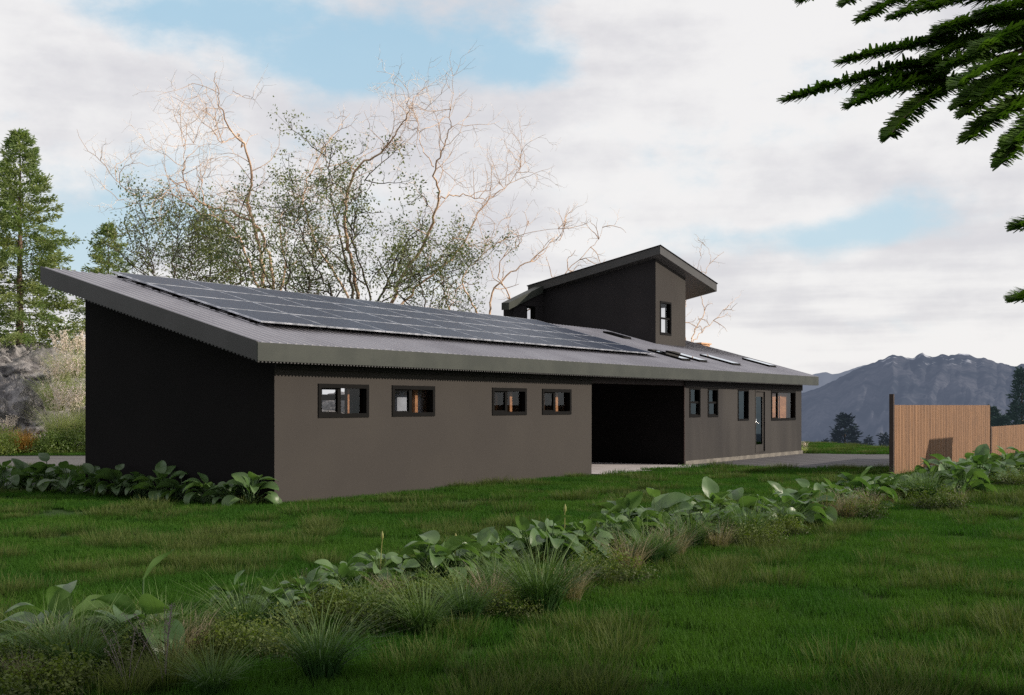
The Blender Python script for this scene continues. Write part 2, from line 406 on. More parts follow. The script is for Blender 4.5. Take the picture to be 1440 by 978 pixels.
# ------------------------------------------------------------------ mountains
def range_mesh(name, prof, dist, depthm, mat, label, seed, base=-420, rough=38):
    az = np.array([math.atan2(p[0] - CX, FPX) for p in prof]); el = np.array([(HY - p[1]) / FPX for p in prof])
    nA, nR = 520, 46
    A = np.linspace(az[0], az[-1], nA)
    V = np.zeros((nR, nA, 3)); 
    for i, a in enumerate(A):
        top = np.interp(a, az, el)
        du, dv = FW[0] * math.cos(a) + RT[0] * math.sin(a), FW[1] * math.cos(a) + RT[1] * math.sin(a)
        for j in range(nR):
            tt = j / (nR - 1)
            r = dist - depthm * (1 - tt)
            h_top = EYE + top * dist / 1.0 / math.cos(a) * math.cos(a)
            p = Vector((a * 60 + seed, tt * 3.2, seed))
            rid = abs(mnoise.noise(p)) + 0.5 * abs(mnoise.noise(p * 2.3)) + 0.25 * abs(mnoise.noise(p * 5.1))
            env = math.sin(math.pi * min(tt, 1.0)) ** 0.7
            z = base + (h_top - base) * (tt ** 0.92) + (0.45 - rid) * rough * 2.2 * env
            z += mnoise.noise(Vector((a * 300, tt * 6, seed + 5))) * rough * 0.16 * (1 if tt > 0.9 else env)
            V[j, i] = (CAM[0] + r * du, CAM[1] + r * dv, z)
    i = np.arange(nR - 1)[:, None] * nA; j = np.arange(nA - 1)[None, :]
    F = np.stack([i + j, i + j + 1, i + nA + j + 1, i + nA + j], -1).reshape(-1, 4)
    b = MB(); b.add(V.reshape(-1, 3), F)
    o = b.build(name, mat, smooth=True)
    return tag(o, kind='structure')
P1 = [(780, 590), (900, 575), (1000, 560), (1085, 556), (1130, 553), (1155, 545), (1180, 533), (1205, 521), (1230, 512), (1245, 507), (1255, 502), (1268, 505), (1285, 508), (1290, 503), (1297, 500), (1304, 505), (1315, 506), (1325, 502), (1334, 505), (1348, 502), (1362, 503), (1375, 509), (1385, 508), (1400, 514), (1415, 517), (1428, 520), (1440, 516), (1480, 509), (1540, 500), (1600, 508), (1700, 520), (1850, 515), (2100, 540), (2500, 560)]
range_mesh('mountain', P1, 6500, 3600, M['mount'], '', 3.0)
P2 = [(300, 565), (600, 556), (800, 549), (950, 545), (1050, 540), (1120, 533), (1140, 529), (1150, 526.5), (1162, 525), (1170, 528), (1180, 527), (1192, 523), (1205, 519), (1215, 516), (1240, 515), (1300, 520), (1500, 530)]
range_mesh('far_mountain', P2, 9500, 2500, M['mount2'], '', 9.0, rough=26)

# ------------------------------------------------------------------ house
house = empty('house', (0, 0, 0))
tag(house, 'long low dark house under one sloping metal roof, with carport and lookout tower', 'house')
S = 0.28
def top(v): return 2.73 + S * (v + 0.45)
def bot(v): return 2.43 + S * (v + 0.45)
def struct_part(b, name, mat, parent=house, label=None, smooth=False):
    o = b.build(name, mat, parent, smooth)
    if label: o['label'] = label
    return o

GW = [(1.09, 2.49, 1.488, 2.095), (3.19, 4.57, 1.495, 2.095), (6.66, 8.06, 1.495, 2.095), (8.74, 10.08, 1.495, 2.095)]
b = MB(); grid_wall(b, 'u', 0.0, 11.1, 0.0, bot(0), 0.0, 0.22, GW)
struct_part(b, 'wall', M['taupe'], label='taupe rendered front wall of the garage wing')
RW = [(16.90, 17.66, 1.37, 2.229), (18.21, 18.97, 1.365, 2.228), (20.53, 21.43, 1.235, 2.215), (22.0, 22.89, 0.185, 2.205), (23.43, 25.80, 1.205, 2.222)]
b = MB(); grid_wall(b, 'u', 16.54, 26.42, 0.13, bot(0), 0.0, 0.22, RW)
struct_part(b, 'wall', M['greytaupe'], label='dark taupe front wall of the living wing')
# end walls (sloping top)
def end_wall(u0, u1, v0, v1, z0, mat, name='wall', label=None):
    bb = MB().hexa([(u0,v0,z0),(u1,v0,z0),(u1,v1,z0),(u0,v1,z0),(u0,v0,bot(v0)),(u1,v0,bot(v0)),(u1,v1,bot(v1)),(u0,v1,bot(v1))])
    return struct_part(bb, name, mat, label=label)
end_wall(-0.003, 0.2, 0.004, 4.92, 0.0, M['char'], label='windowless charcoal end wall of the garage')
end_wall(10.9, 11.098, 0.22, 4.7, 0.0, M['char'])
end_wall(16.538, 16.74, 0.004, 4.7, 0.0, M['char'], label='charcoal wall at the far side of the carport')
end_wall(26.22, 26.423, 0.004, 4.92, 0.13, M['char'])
end_wall(19.6, 19.7, 0.22, 4.7, 0.13, M['room'], 'partition_wall')
end_wall(23.0, 23.1, 0.22, 4.7, 0.13, M['room'], 'partition_wall')
BWIN = [(6.5, 7.6, 1.35, 1.83), (6.5, 7.6, 1.97, 2.2), (13.9, 14.9, 1.3, 2.15)]
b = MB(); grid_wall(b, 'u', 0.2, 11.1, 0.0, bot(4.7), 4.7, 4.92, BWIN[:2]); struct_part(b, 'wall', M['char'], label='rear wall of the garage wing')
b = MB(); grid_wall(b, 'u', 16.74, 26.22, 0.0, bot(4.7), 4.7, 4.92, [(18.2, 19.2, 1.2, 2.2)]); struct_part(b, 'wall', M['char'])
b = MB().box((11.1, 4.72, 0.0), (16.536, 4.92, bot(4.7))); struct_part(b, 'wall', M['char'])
b = MB().box((0.2, 0.22, 0.02), (10.9, 4.7, 0.06)); struct_part(b, 'floor', M['plinth'])
b = MB().box((16.74, 0.22, 0.10), (26.22, 4.7, 0.17)); struct_part(b, 'floor', M['wood_in'])
b = MB().box((0.0, -0.045, 2.327), (11.1, -0.002, 2.555)); struct_part(b, 'frieze', M['frieze'], label='near-black frieze board under the garage eave')
b = MB().box((16.54, -0.045, 2.232), (26.42, -0.002, 2.555)); struct_part(b, 'frieze', M['frieze'])
b = MB().box((11.102, 0.0, 2.27), (16.536, 0.2, 2.558)); struct_part(b, 'beam', M['beam'], label='dark reddish beam over the carport opening')
b = MB().box((16.54, -0.05, 0.0), (26.44, 0.25, 0.128)).box((26.18, 0.25, 0.0), (26.44, 4.9, 0.128)); struct_part(b, 'plinth', M['plinth'])
b = MB().box((16.500, -0.03, 0.02), (16.537, 0.0, 2.29)); struct_part(b, 'corner_trim', M['beam'])
# inner blinds, timber posts behind the garage windows
b = MB().box((3.25, 0.31, 1.2), (5.3, 0.33, 2.3)); struct_part(b, 'blind', M['blind'])
for (u, w) in ((4.22, 0.09), (7.72, 0.10), (9.74, 0.11), (2.16, 0.05), (7.18, 0.03), (9.2, 0.04)):
    b = MB().box((u, 0.225, 1.2), (u + w, 0.30, 2.35)); struct_part(b, 'timber_post', M['wood_in'])
b = MB().box((23.6, 0.27, 0.17), (26.2, 0.32, 2.6)); struct_part(b, 'partition_wall', M['wood_in'])
for u in (24.9,):
    b = MB().box((u, 0.235, 0.9), (u + 0.09, 0.265, 2.35)); struct_part(b, 'timber_post', M['wood_in'])

def window(u0, u1, z0, z1, v=0.0, split='v', deep=0.11, pos=0.5, gm='glass', face=-1, fw=0.055, proud=0.018, parent=house, label=None):
    """frame with reveal lining; panes as children"""
    b = MB()
    y0, y1 = v - proud, v + deep
    b.box((u0, y0, z0), (u1, y1, z0 + fw)); b.box((u0, y0, z1 - fw), (u1, y1, z1))
    b.box((u0, y0, z0 + fw), (u0 + fw, y1, z1 - fw)); b.box((u1 - fw, y0, z0 + fw), (u1, y1, z1 - fw))
    f = b.build('window', M['frame'], parent)
    if label: f['label'] = label
    iu0, iu1, iz0, iz1 = u0 + fw, u1 - fw, z0 + fw, z1 - fw
    sb = MB()
    if split == 'v':
        um = iu0 + (iu1 - iu0) * pos
        sb.box((um - 0.045, v + 0.02, iz0), (um + 0.045, v + 0.08, iz1))
        sb.box((iu0, v + 0.03, iz0), (um - 0.045, v + 0.06, iz0 + 0.03)); sb.box((iu0, v + 0.03, iz1 - 0.03), (um - 0.045, v + 0.06, iz1))
        sb.box((iu0, v + 0.032, iz0 + 0.03), (iu0 + 0.03, v + 0.06, iz1 - 0.03))
        panes = [(iu0, um - 0.045, iz0, iz1, 0.047), (um + 0.045, iu1, iz0, iz1, 0.068)]
    elif split == 'h':
        zm = (iz0 + iz1) / 2
        sb.box((iu0, v + 0.02, zm - 0.03), (iu1, v + 0.08, zm + 0.03))
        sb.box((iu0, v + 0.03, iz0), (iu1, v + 0.06, iz0 + 0.03)); sb.box((iu0, v + 0.03, iz0 + 0.03), (iu0 + 0.03, v + 0.06, zm - 0.03)); sb.box((iu1 - 0.03, v + 0.03, iz0 + 0.03), (iu1, v + 0.06, zm - 0.03))
        panes = [(iu0, iu1, iz0, zm - 0.03, 0.047), (iu0, iu1, zm + 0.03, iz1, 0.068)]
    else: panes = [(iu0, iu1, iz0, iz1, 0.06)]
    if sb.n: sb.build('sash', M['frame'], f)
    for (a0, a1, c0, c1, dy) in panes:
        pb = MB().add([(a0, v + dy, c0), (a1, v + dy, c0), (a1, v + dy, c1), (a0, v + dy, c1)], [(0, 1, 2, 3)])
        pb.build('pane', M[gm], f)
    return f
for k, h in enumerate(GW):
    window(*h, pos=(0.42, 0.44, 0.42, 0.44)[k], fw=0.075, label=('sliding window with a view straight through to the rocks', 'sliding window with pale grey blind', 'dark sliding window with timber post', 'sliding window nearest the carport')[k])
window(*RW[0], split='h', gm='glass2', deep=0.2, fw=0.06, label='sash window beside the carport')
window(*RW[1], split='h', gm='glass2', deep=0.2, fw=0.06)
window(*RW[2], split='n', gm='glass2', deep=0.2, fw=0.055, label='single tall fixed window left of the door')
window(*RW[4], split='v', pos=0.27, gm='glass', deep=0.2, fw=0.075, label='wide window with warm timber room behind')
# door
u0, u1, z0, z1 = RW[3]
b = MB()
grid_wall(b, 'u', u0 + 0.045, u1 - 0.045, z0 + 0.02, z1 - 0.045, 0.035, 0.085, [(u0 + 0.15, u1 - 0.15, 0.44, 1.995)])
door = b.build('door', M['greytaupe'], house)
MB().add([(u0+.15, .06, .44), (u1-.15, .06, .44), (u1-.15, .06, 1.995), (u0+.15, .06, 1.995)], [(0,1,2,3)]).build('pane', M['glass2'], door)
hb = MB(); hb.box((u0 + 0.06, -0.005, 1.02), (u0 + 0.11, 0.033, 1.28)); hb.tube([(u0+.085, 0.0, 1.14), (u0+.085, -0.05, 1.14), (u0+.11, -0.06, 1.14), (u0+.21, -0.06, 1.14)], [0.012]*4, 8)
hb.build('handle', M['steel'], door, True)
b = MB(); b.box((u0, -0.012, z0), (u0 + 0.043, 0.10, z1)); b.box((u1 - 0.043, -0.012, z0), (u1, 0.10, z1)); b.box((u0 + 0.043, -0.012, z1 - 0.043), (u1 - 0.043, 0.10, z1)); b.box((u0 + 0.043, -0.012, z0), (u1 - 0.043, 0.1, z0 + 0.018))
b.build('door_frame', M['greytaupe'], door)

# main roof
U0, U1, V0, V1 = -0.85, 26.93, -0.45, 5.12
b = MB().hexa([(U0+.03, V0+.03, bot(V0+.03)+.03), (U1-.03, V0+.03, bot(V0+.03)+.03), (U1-.03, V1-.03, bot(V1-.03)+.03), (U0+.03, V1-.03, bot(V1-.03)+.03),
               (U0+.03, V0+.03, top(V0+.03)-.004), (U1-.03, V0+.03, top(V0+.03)-.004), (U1-.03, V1-.03, top(V1-.03)-.004), (U0+.03, V1-.03, top(V1-.03)-.004)])
roof = struct_part(b, 'roof', M['roof'], label='long mono-pitch ribbed metal roof')
# ribs
b = MB(); u = U0 + 0.10
while u < U1 - 0.05:
    z = 0.017; w0, w1 = 0.014, 0.008
    for (va, vb) in ((V0 + 0.005, V1 - 0.02),):
        b.hexa([(u-w0, va, top(va)-.006), (u+w0, va, top(va)-.006), (u+w0, vb, top(vb)-.006), (u-w0, vb, top(vb)-.006),
                (u-w1, va, top(va)+z), (u+w1, va, top(va)+z), (u+w1, vb, top(vb)+z), (u-w1, vb, top(vb)+z)])
    u += 0.2
b.build('ribs', M['roof'], roof)
# fascia boards (mitred skins)
b = MB().hexa([(U0, V0, bot(V0)), (U1, V0, bot(V0)), (U1, V0+.028, bot(V0)), (U0, V0+.028, bot(V0)), (U0, V0, top(V0)), (U1, V0, top(V0)), (U1, V0+.028, top(V0)+.004), (U0, V0+.028, top(V0)+.004)])
o = b.build('fascia', M['fascia'], roof); o['label'] = 'grey-green fascia along the front eave'
for (ua, ub, lb) in ((U0, U0+.028, 'grey-brown barge board on the garage gable end'), (U1-.028, U1, None)):
    va = V0 + .0285
    b = MB().hexa([(ua, va, bot(va)), (ub, va, bot(va)), (ub, V1, bot(V1)), (ua, V1, bot(V1)), (ua, va, top(va)+.012), (ub, va, top(va)+.012), (ub, V1, top(V1)+.012), (ua, V1, top(V1)+.012)])
    o = b.build('barge_board', M['fascia2'], roof)
    if lb: o['label'] = lb
# toothed drip strip along the lower edges
def toothed(pfun, n, name):
    """one continuous ribbon with a crenellated lower edge; pfun(k, drop) gives the point after k half-teeth"""
    V = []; F = []
    for k in range(n):
        d = 0.026 if k % 2 == 0 else 0.006
        V += [pfun(k, 0.0), pfun(k + 1, 0.0), pfun(k + 1, d), pfun(k, d)]
        F.append((4*k, 4*k+1, 4*k+2, 4*k+3))
    V = np.array(V); u, inv = np.unique(V.round(5), axis=0, return_inverse=True)
    return MB().add(u, inv.reshape(-1)[np.array(F)]).build(name, M['fascia2'], roof)
hp = 0.0425
toothed(lambda k, d: (U0 + 0.01 + k*hp, V0 + 0.012, bot(V0) + 0.002 - d), int((U1-U0)/hp) - 1, 'drip_strip')
toothed(lambda k, d: (U0 + 0.012, V0 + 0.03 + k*hp, bot(V0 + 0.03 + k*hp) + 0.002 - d), int((V1-V0)/hp) - 1, 'drip_strip')
# skylights
SKY = [(17.75, 18.35, 0.62, 1.75), (19.0, 19.6, 0.62, 1.75), (21.35, 22.0, 0.5, 1.65), (25.0, 25.65, 0.65, 1.65), (19.75, 20.3, 3.6, 4.35)]
# skylights are parts of the house; their panes are sub-parts
def skylight_part(u0, u1, v0, v1):
    h = 0.07; b = MB()
    def q(ua, ub, va, vb, zz): b.hexa([(ua,va,top(va)-.003),(ub,va,top(va)-.003),(ub,vb,top(vb)-.003),(ua,vb,top(vb)-.003),(ua,va,top(va)+zz),(ub,va,top(va)+zz),(ub,vb,top(vb)+zz),(ua,vb,top(vb)+zz)])
    q(u0, u0+.05, v0, v1, h); q(u1-.05, u1, v0, v1, h); q(u0+.05, u1-.05, v0, v0+.05, h); q(u0+.05, u1-.05, v1-.05, v1, h)
    f = b.build('skylight', M['frame'], house)
    z = h + .003
    MB().add([(u0+.03,v0+.03,top(v0+.03)+z),(u1-.01,v0+.03,top(v0+.03)+z),(u1-.01,v1-.03,top(v1-.03)+z),(u0+.03,v1-.03,top(v1-.03)+z)], [(0,1,2,3)]).build('pane', M['skyglass'], f)
for s in SKY: skylight_part(*s)

# tower
def tz(u, v): return 6.97 - 0.185 * (u - 21.1) - 0.208 * (v - 2.92)      # top of the tower roof
TH = 0.27
def tb(u, v): return tz(u, v) - TH
TU0, TU1, TV0, TV1 = 21.33, 23.70, 3.22, 9.6
b = MB()
hw = (21.66, 22.53, 4.085, 5.215)
# front wall with window, sloped head
grid_wall(b, 'u', TU0, TU1, 3.5, 5.9, TV0, TV0 + 0.18, [hw])
b.hexa([(TU0,TV0,5.9),(TU1,TV0,5.9),(TU1,TV0+.18,5.9),(TU0,TV0+.18,5.9),(TU0,TV0,tb(TU0,TV0)),(TU1,TV0,tb(TU1,TV0)),(TU1,TV0+.18,tb(TU1,TV0)),(TU0,TV0+.18,tb(TU0,TV0))])
struct_part(b, 'tower_wall', M['taupe2'], label='lit front wall of the lookout tower')
b = MB().hexa([(TU0-.003,TV0+.004,3.2),(TU0+.15,TV0+.004,3.2),(TU0+.15,7.9,3.2),(TU0-.003,7.9,3.2),(TU0-.003,TV0+.004,tb(TU0,TV0)),(TU0+.15,TV0+.004,tb(TU0+.15,TV0)),(TU0+.15,7.9,tb(TU0+.15,7.9)),(TU0-.003,7.9,tb(TU0,7.9))])
struct_part(b, 'tower_wall', M['char2'], label='blank charcoal side wall of the lookout tower')
b = MB(); grid_wall(b, 'v', TV0+.18, 7.9, 3.2, 5.2, TU1-.15, TU1, [(3.6, 6.6, 4.0, 5.15)])
struct_part(b, 'tower_wall', M['char2'])
b = MB().hexa([(TU1-.15,TV0+.18,5.2),(TU1,TV0+.18,5.2),(TU1,7.9,5.2),(TU1-.15,7.9,5.2),(TU1-.15,TV0+.18,tb(TU1-.15,TV0+.18)),(TU1,TV0+.18,tb(TU1,TV0+.18)),(TU1,7.9,tb(TU1,7.9)),(TU1-.15,7.9,tb(TU1-.15,7.9))])
struct_part(b, 'tower_wall', M['char2'])
window(*hw, v=TV0, split='h', gm='glass', deep=0.2, fw=0.06, label='sash window of the lookout tower')
# tower roof: folded plate, one leaf over the tower, one over the rear wing
RU0, RU1, RV0, RV1 = 21.05, 25.75, 2.92, 8.05
b = MB().hexa([(RU0,RV0,tb(RU0,RV0)),(RU1,RV0,tb(RU1,RV0)),(RU1,RV1,tb(RU1,RV1)),(RU0,RV1,tb(RU0,RV1)),(RU0,RV0,tz(RU0,RV0)),(RU1,RV0,tz(RU1,RV0)),(RU1,RV1,tz(RU1,RV1)),(RU0,RV1,tz(RU0,RV1))])
troof = struct_part(b, 'tower_roof', M['fascia2'], label='tilted flat roof of the lookout tower with deep overhang')
b = MB(); e = 0.03; zz = 0.025
b.hexa([(RU0-e,RV0-e,tz(RU0,RV0)+.002),(RU1+e,RV0-e,tz(RU1,RV0)+.002),(RU1+e,RV1+e,tz(RU1,RV1)+.002),(RU0-e,RV1+e,tz(RU0,RV1)+.002),(RU0-e,RV0-e,tz(RU0,RV0)+zz),(RU1+e,RV0-e,tz(RU1,RV0)+zz),(RU1+e,RV1+e,tz(RU1,RV1)+zz),(RU0-e,RV1+e,tz(RU0,RV1)+zz)])
b.build('drip_edge', M['frame'], troof)
# rear wing of the tower
WV = 7.58
def wz(u): return 5.88 - 0.34 * (21.0 - u)
b = MB(); ww = (20.19, 20.76, 4.45, 5.15)
grid_wall(b, 'u', 19.37, 21.325, 0.0, 5.155, WV, WV + 0.15, [ww])
b.hexa([(19.37,WV,5.155),(21.325,WV,5.155),(21.325,WV+.15,5.155),(19.37,WV+.15,5.155),(19.37,WV,wz(19.37)-.2),(21.325,WV,wz(21.325)-.2),(21.325,WV+.15,wz(21.325)-.2),(19.37,WV+.15,wz(19.37)-.2)])
struct_part(b, 'tower_wall', M['char2'], label='short wall of the rear wing with its small window')
b = MB(); grid_wall(b, 'u', 19.37, 21.325, 0.0, 5.155, WV + .3, WV + 0.4, [(20.1, 21.1, 4.3, 5.12)])
struct_part(b, 'tower_wall', M['char2'])
b = MB().box((19.37, WV+.15, 0.0), (19.45, WV+.3, 5.15)); struct_part(b, 'tower_wall', M['char2'])
window(*ww, v=WV, split='n', gm='glass', deep=0.15, fw=0.04)
WU0, WU1, WV0, WV1 = 18.85, 21.04, 7.42, 7.72
b = MB().hexa([(WU0,WV0,wz(WU0)-.24),(WU1,WV0,wz(WU1)-.24),(WU1,WV1,wz(WU1)-.24),(WU0,WV1,wz(WU0)-.24),(WU0,WV0,wz(WU0)),(WU1,WV0,wz(WU1)),(WU1,WV1,wz(WU1)),(WU0,WV1,wz(WU0))])
wroof = struct_part(b, 'tower_roof', M['fascia'], label='small lower roof leaf over the rear wing')
b = MB().box((26.99, 4.10, -0.1), (27.85, 5.9, 4.03)).box((26.95, 4.05, 4.03), (27.9, 5.95, 4.08))
struct_part(b, 'chimney_stack', M['wood_chim'], label='pale timber-clad stack rising behind the far end of the roof')

# ------------------------------------------------------------------ solar panels
PW, PL = 1.762, 1.0
cosr = math.cos(math.atan(S)); ang = math.atan(S)
ordw = ['first', 'second', 'third', 'fourth', 'fifth', 'sixth', 'seventh', 'eighth', 'ninth']
roww = ['bottom row', 'second row up', 'third row up', 'top row']
def make_panel():
    w, l, h = PW - 0.02, PL / cosr - 0.02, 0.035
    b = MB().add([(.017, .017, h), (w-.017, .017, h), (w-.017, l-.017, h), (.017, l-.017, h)], [(0,1,2,3)])
    g = b.build('solar_panel', M['cells'])
    q = .017; f = MB().box((0,0,.01),(w,q,h+.004)).box((0,l-q,.01),(w,l,h+.004)).box((0,q,.01),(q,l-q,h+.004)).box((w-q,q,.01),(w,l-q,h+.004))
    f.build('frame', M['rail'], g)
    r = MB().box((-.01, l*.22, -.05), (w+.01, l*.22+.04, -.003)).box((-.01, l*.78, -.05), (w+.01, l*.78+.04, -.003))
    r.build('mounting_rail', M['frame'], g)
    return g
pan0 = make_panel(); first = True
for c in range(9):
    for r_ in range(4):
        o = pan0 if first else copy_tree(pan0); first = False
        v = 0.86 + r_ * PL
        o.location = (0.55 + c * PW, v, top(v) + 0.075); o.rotation_euler = (ang, 0, 0)
        col = (ordw[c] + ' column from the garage end') if c < 5 else (['last', 'second-last', 'third-last', 'fourth-last'][8 - c] + ' column beside the tower end')
        tag(o, 'blue-black solar panel, ' + roww[r_] + ', ' + col, 'solar panel', 'solar panels in four rows on the metal roof')

# ------------------------------------------------------------------ fences
def fence(u0, u1, v, h, posts, label, zb=0.0):
    root = empty('fence', (u0, v, zb)); tag(root, label, 'fence')
    b = MB(); u = 0.0; L = u1 - u0; k = 0
    while u < L - 0.01:
        w = min(0.094, L - u); dy = 0.004 * ((k * 7) % 3)
        b.box((u + 0.003, -dy, -0.05), (u + w, 0.03, h))
        u += 0.1; k += 1
    b.build('board_panel', M['cedar'], root)
    MB().box((0.0, 0.032, 0.3), (L, 0.08, 0.38)).box((0.0, 0.032, h - 0.3), (L, 0.08, h - 0.22)).build('rail', M['cedar'], root)
    for (pu, ph) in posts:
        MB().box((pu - 0.045, -0.02, -0.05), (pu + 0.045 if pu > 0 else -0.002, 0.08, ph)).build('post', M['post'], root)
    return root
fence(13.93, 24.95, -6.6, 1.72, [(0.0 - 0.045, 1.98)], 'tall timber screen fence of narrow upright boards with a dark end post')
fence(25.12, 37.0, -6.6, 1.04, [(0.0 - 0.05, 1.06), (11.95, 1.06)], 'low timber fence continuing at right behind the tall screen fence', 0.0)

# unseen shed added on the right to cast the box shadow on the tall fence
def shadow_shed(c):
    root = empty('garden_shed', c); tag(root, 'small flat-roofed timber shed just outside the view on the right', 'shed')
    MB().box((-1.25, -0.8, 0), (1.25, 0.8, 2.95)).build('wall', M['cedar'], root)
    MB().box((-1.32, -0.87, 2.953), (1.32, 0.87, 3.06)).build('roof', M['fascia'], root)
    MB().box((-0.45, -0.83, 0.05), (0.45, -0.803, 2.05)).build('door', M['post'], root)
shadow_shed((20.75, -12.3, 0))

# ------------------------------------------------------------------ plants
def rot2(x, y, a): return x * np.cos(a) - y * np.sin(a), x * np.sin(a) + y * np.cos(a)

def blades(n, R0, hmin, hmax, width, lean, droop, seed, disc=True, fan=False, square=None):
    """n grass blades -> verts, faces"""
    g = np.random.default_rng(seed)
    if square: px, py = g.uniform(-square/2, square/2, n), g.uniform(-square/2, square/2, n); out = g.uniform(0, 2*math.pi, n)
    else:
        rr = R0 * np.sqrt(g.uniform(0, 1, n)); th = g.uniform(0, 2*math.pi, n); px, py = rr*np.cos(th), rr*np.sin(th)
        out = th + g.normal(0, 0.5, n)
    h = g.uniform(hmin, hmax, n); ln = lean * g.uniform(0.2, 1.0, n) * h; dr = droop * g.uniform(0.0, 1.0, n)
    wd = width * g.uniform(0.7, 1.2, n); wa = out + math.pi/2 + g.normal(0, 0.6, n)
    lv = 4; V = np.zeros((n, lv, 2, 3))
    for k in range(lv):
        t = k / (lv - 1)
        x = px + np.cos(out) * ln * t**1.7; y = py + np.sin(out) * ln * t**1.7
        z = h * (t - dr * t**2.6 * 0.75)
        w = wd * (1 - t)**0.7 * 0.5 + 0.0004
        V[:, k, 0] = np.stack([x - np.cos(wa)*w, y - np.sin(wa)*w, z], -1)
        V[:, k, 1] = np.stack([x + np.cos(wa)*w, y + np.sin(wa)*w, z], -1)
    base = (np.arange(n) * lv * 2)[:, None]
    F = np.concatenate([base + np.array([[2*k, 2*k+1, 2*k+3, 2*k+2]]) for k in range(lv-1)], 0)
    return V.reshape(-1, 3), F

def leaf_quads(C, size, seed, up=0.3, aspect=1.8, size_var=0.4, D=None):
    """small diamond leaves at centres C, folded a little"""
    g = np.random.default_rng(seed); n = len(C)
    d = g.normal(size=(n, 3)) if D is None else D + 0.5 * g.normal(size=(n, 3)); d[:, 2] += up * 0.3
    d /= np.linalg.norm(d, axis=1, keepdims=True)
    s = np.cross(d, g.normal(size=(n, 3))); s /= np.linalg.norm(s, axis=1, keepdims=True) + 1e-9
    L = (size * g.uniform(1 - size_var, 1 + size_var, n))[:, None]
    V = np.stack([C, C + d*L*0.45 + s*L/aspect/2, C + d*L, C + d*L*0.45 - s*L/aspect/2], 1)
    F = np.arange(n*4).reshape(n, 4)
    return V.reshape(-1, 3), F

def hosta_mesh(seed, n=14, L=0.34, H=0.34, upright=0.45, name='hosta_leaves'):
    g = np.random.default_rng(seed); b = MB()
    nu, nv = 9, 5
    for i in range(n):
        a = i * 2.399 + g.normal(0, 0.25); inner = i / n
        ln = L * g.uniform(0.75, 1.15) * (1.0 - 0.15*inner); wd = ln * g.uniform(0.56, 0.72)
        pet = H * g.uniform(0.45, 1.1) * (0.55 + 0.75*inner)
        pr = (1 - inner) * 0.20 + 0.03
        p0 = np.array([0.02*math.cos(a), 0.02*math.sin(a), 0.0]); p1 = np.array([pr*math.cos(a), pr*math.sin(a), pet])
        b.tube([p0, p0*0.5+p1*0.5+np.array([0,0,0.03]), p1], [0.009, 0.007, 0.006], 4)
        pitch = g.uniform(-0.25, 0.45) + (upright + 0.45) * inner**2.2
        curl = g.uniform(0.9, 2.1) * (1.15 - 0.85*inner)
        twist = g.normal(0, 0.35); fold = g.uniform(0.15, 0.5)
        pos = p1.copy(); ang_ = pitch; da = curl / nu; V = np.zeros((nu+1, nv, 3))
        fw = np.array([math.cos(a), math.sin(a), 0]); sd = np.array([-math.sin(a), math.cos(a), 0]); zz = np.array([0, 0, 1.0])
        for k in range(nu+1):
            t = k/nu
            w = wd*0.5*(math.sin(math.pi*min(1, t**0.72*0.985+0.015)))**0.75 + 0.002
            nrm = -math.sin(ang_)*fw + math.cos(ang_)*zz
            s2 = sd*math.cos(twist) + nrm*math.sin(twist); n2 = nrm*math.cos(twist) - sd*math.sin(twist)
            for j in range(nv):
                q = (j/(nv-1))*2-1
                V[k, j] = pos + s2*q*w + n2*(abs(q)*w*fold + 0.006*math.sin(q*9 + k))
            pos = pos + (ln/nu)*(math.cos(ang_)*fw + math.sin(ang_)*zz); ang_ -= da
        i0 = np.arange(nu)[:, None]*nv; j0 = np.arange(nv-1)[None, :]
        F = np.stack([i0+j0, i0+j0+1, i0+nv+j0+1, i0+nv+j0], -1).reshape(-1, 4)
        b.add(V.reshape(-1, 3), F)
    return b

hosta_var = []
for k in range(6):
    b = hosta_mesh(20+k, n=18+(k*2) % 5, L=0.29 + 0.02*(k % 3), H=0.34, upright=0.5 + 0.08*(k % 3))
    o = b.build('hosta', M['hosta'], smooth=True, link=False); hosta_var.append(o.data)
big_var = []
for k in range(2):
    b = hosta_mesh(50+k, n=12, L=0.33, H=0.36, upright=0.75)
    o = b.build('hosta', M['hosta'], smooth=True, link=False); big_var.append(o.data)
shaded_var = []
for k in range(3):
    me = hosta_var[k].copy(); me.materials.clear(); me.materials.append(M['hosta_dk']); shaded_var.append(me)
bb = MB(); bb.tube([(0, 0, 0.1), (0.02, 0.01, 0.45), (0.03, 0.02, 0.62)], [0.007, 0.006, 0.005], 5); bb.tube([(0.03, 0.02, 0.60), (0.03, 0.02, 0.64), (0.032, 0.02, 0.68), (0.034, 0.02, 0.72)], [0.004, 0.02, 0.017, 0.002], 7)
bud_me = bb.build('flower_bud', M['bud'], smooth=True, link=False).data

def mesh_thing(name, me, loc, rz, s, label, cat, group=None, tilt=0.0):
    o = bpy.data.objects.new(name, me); COL.objects.link(o)
    o.location = loc; o.rotation_euler = (tilt * math.sin(rz * 3), tilt * math.cos(rz * 5), rz)
    o.scale = (s, s, s) if not isinstance(s, tuple) else s
    tag(o, label, cat, group); return o

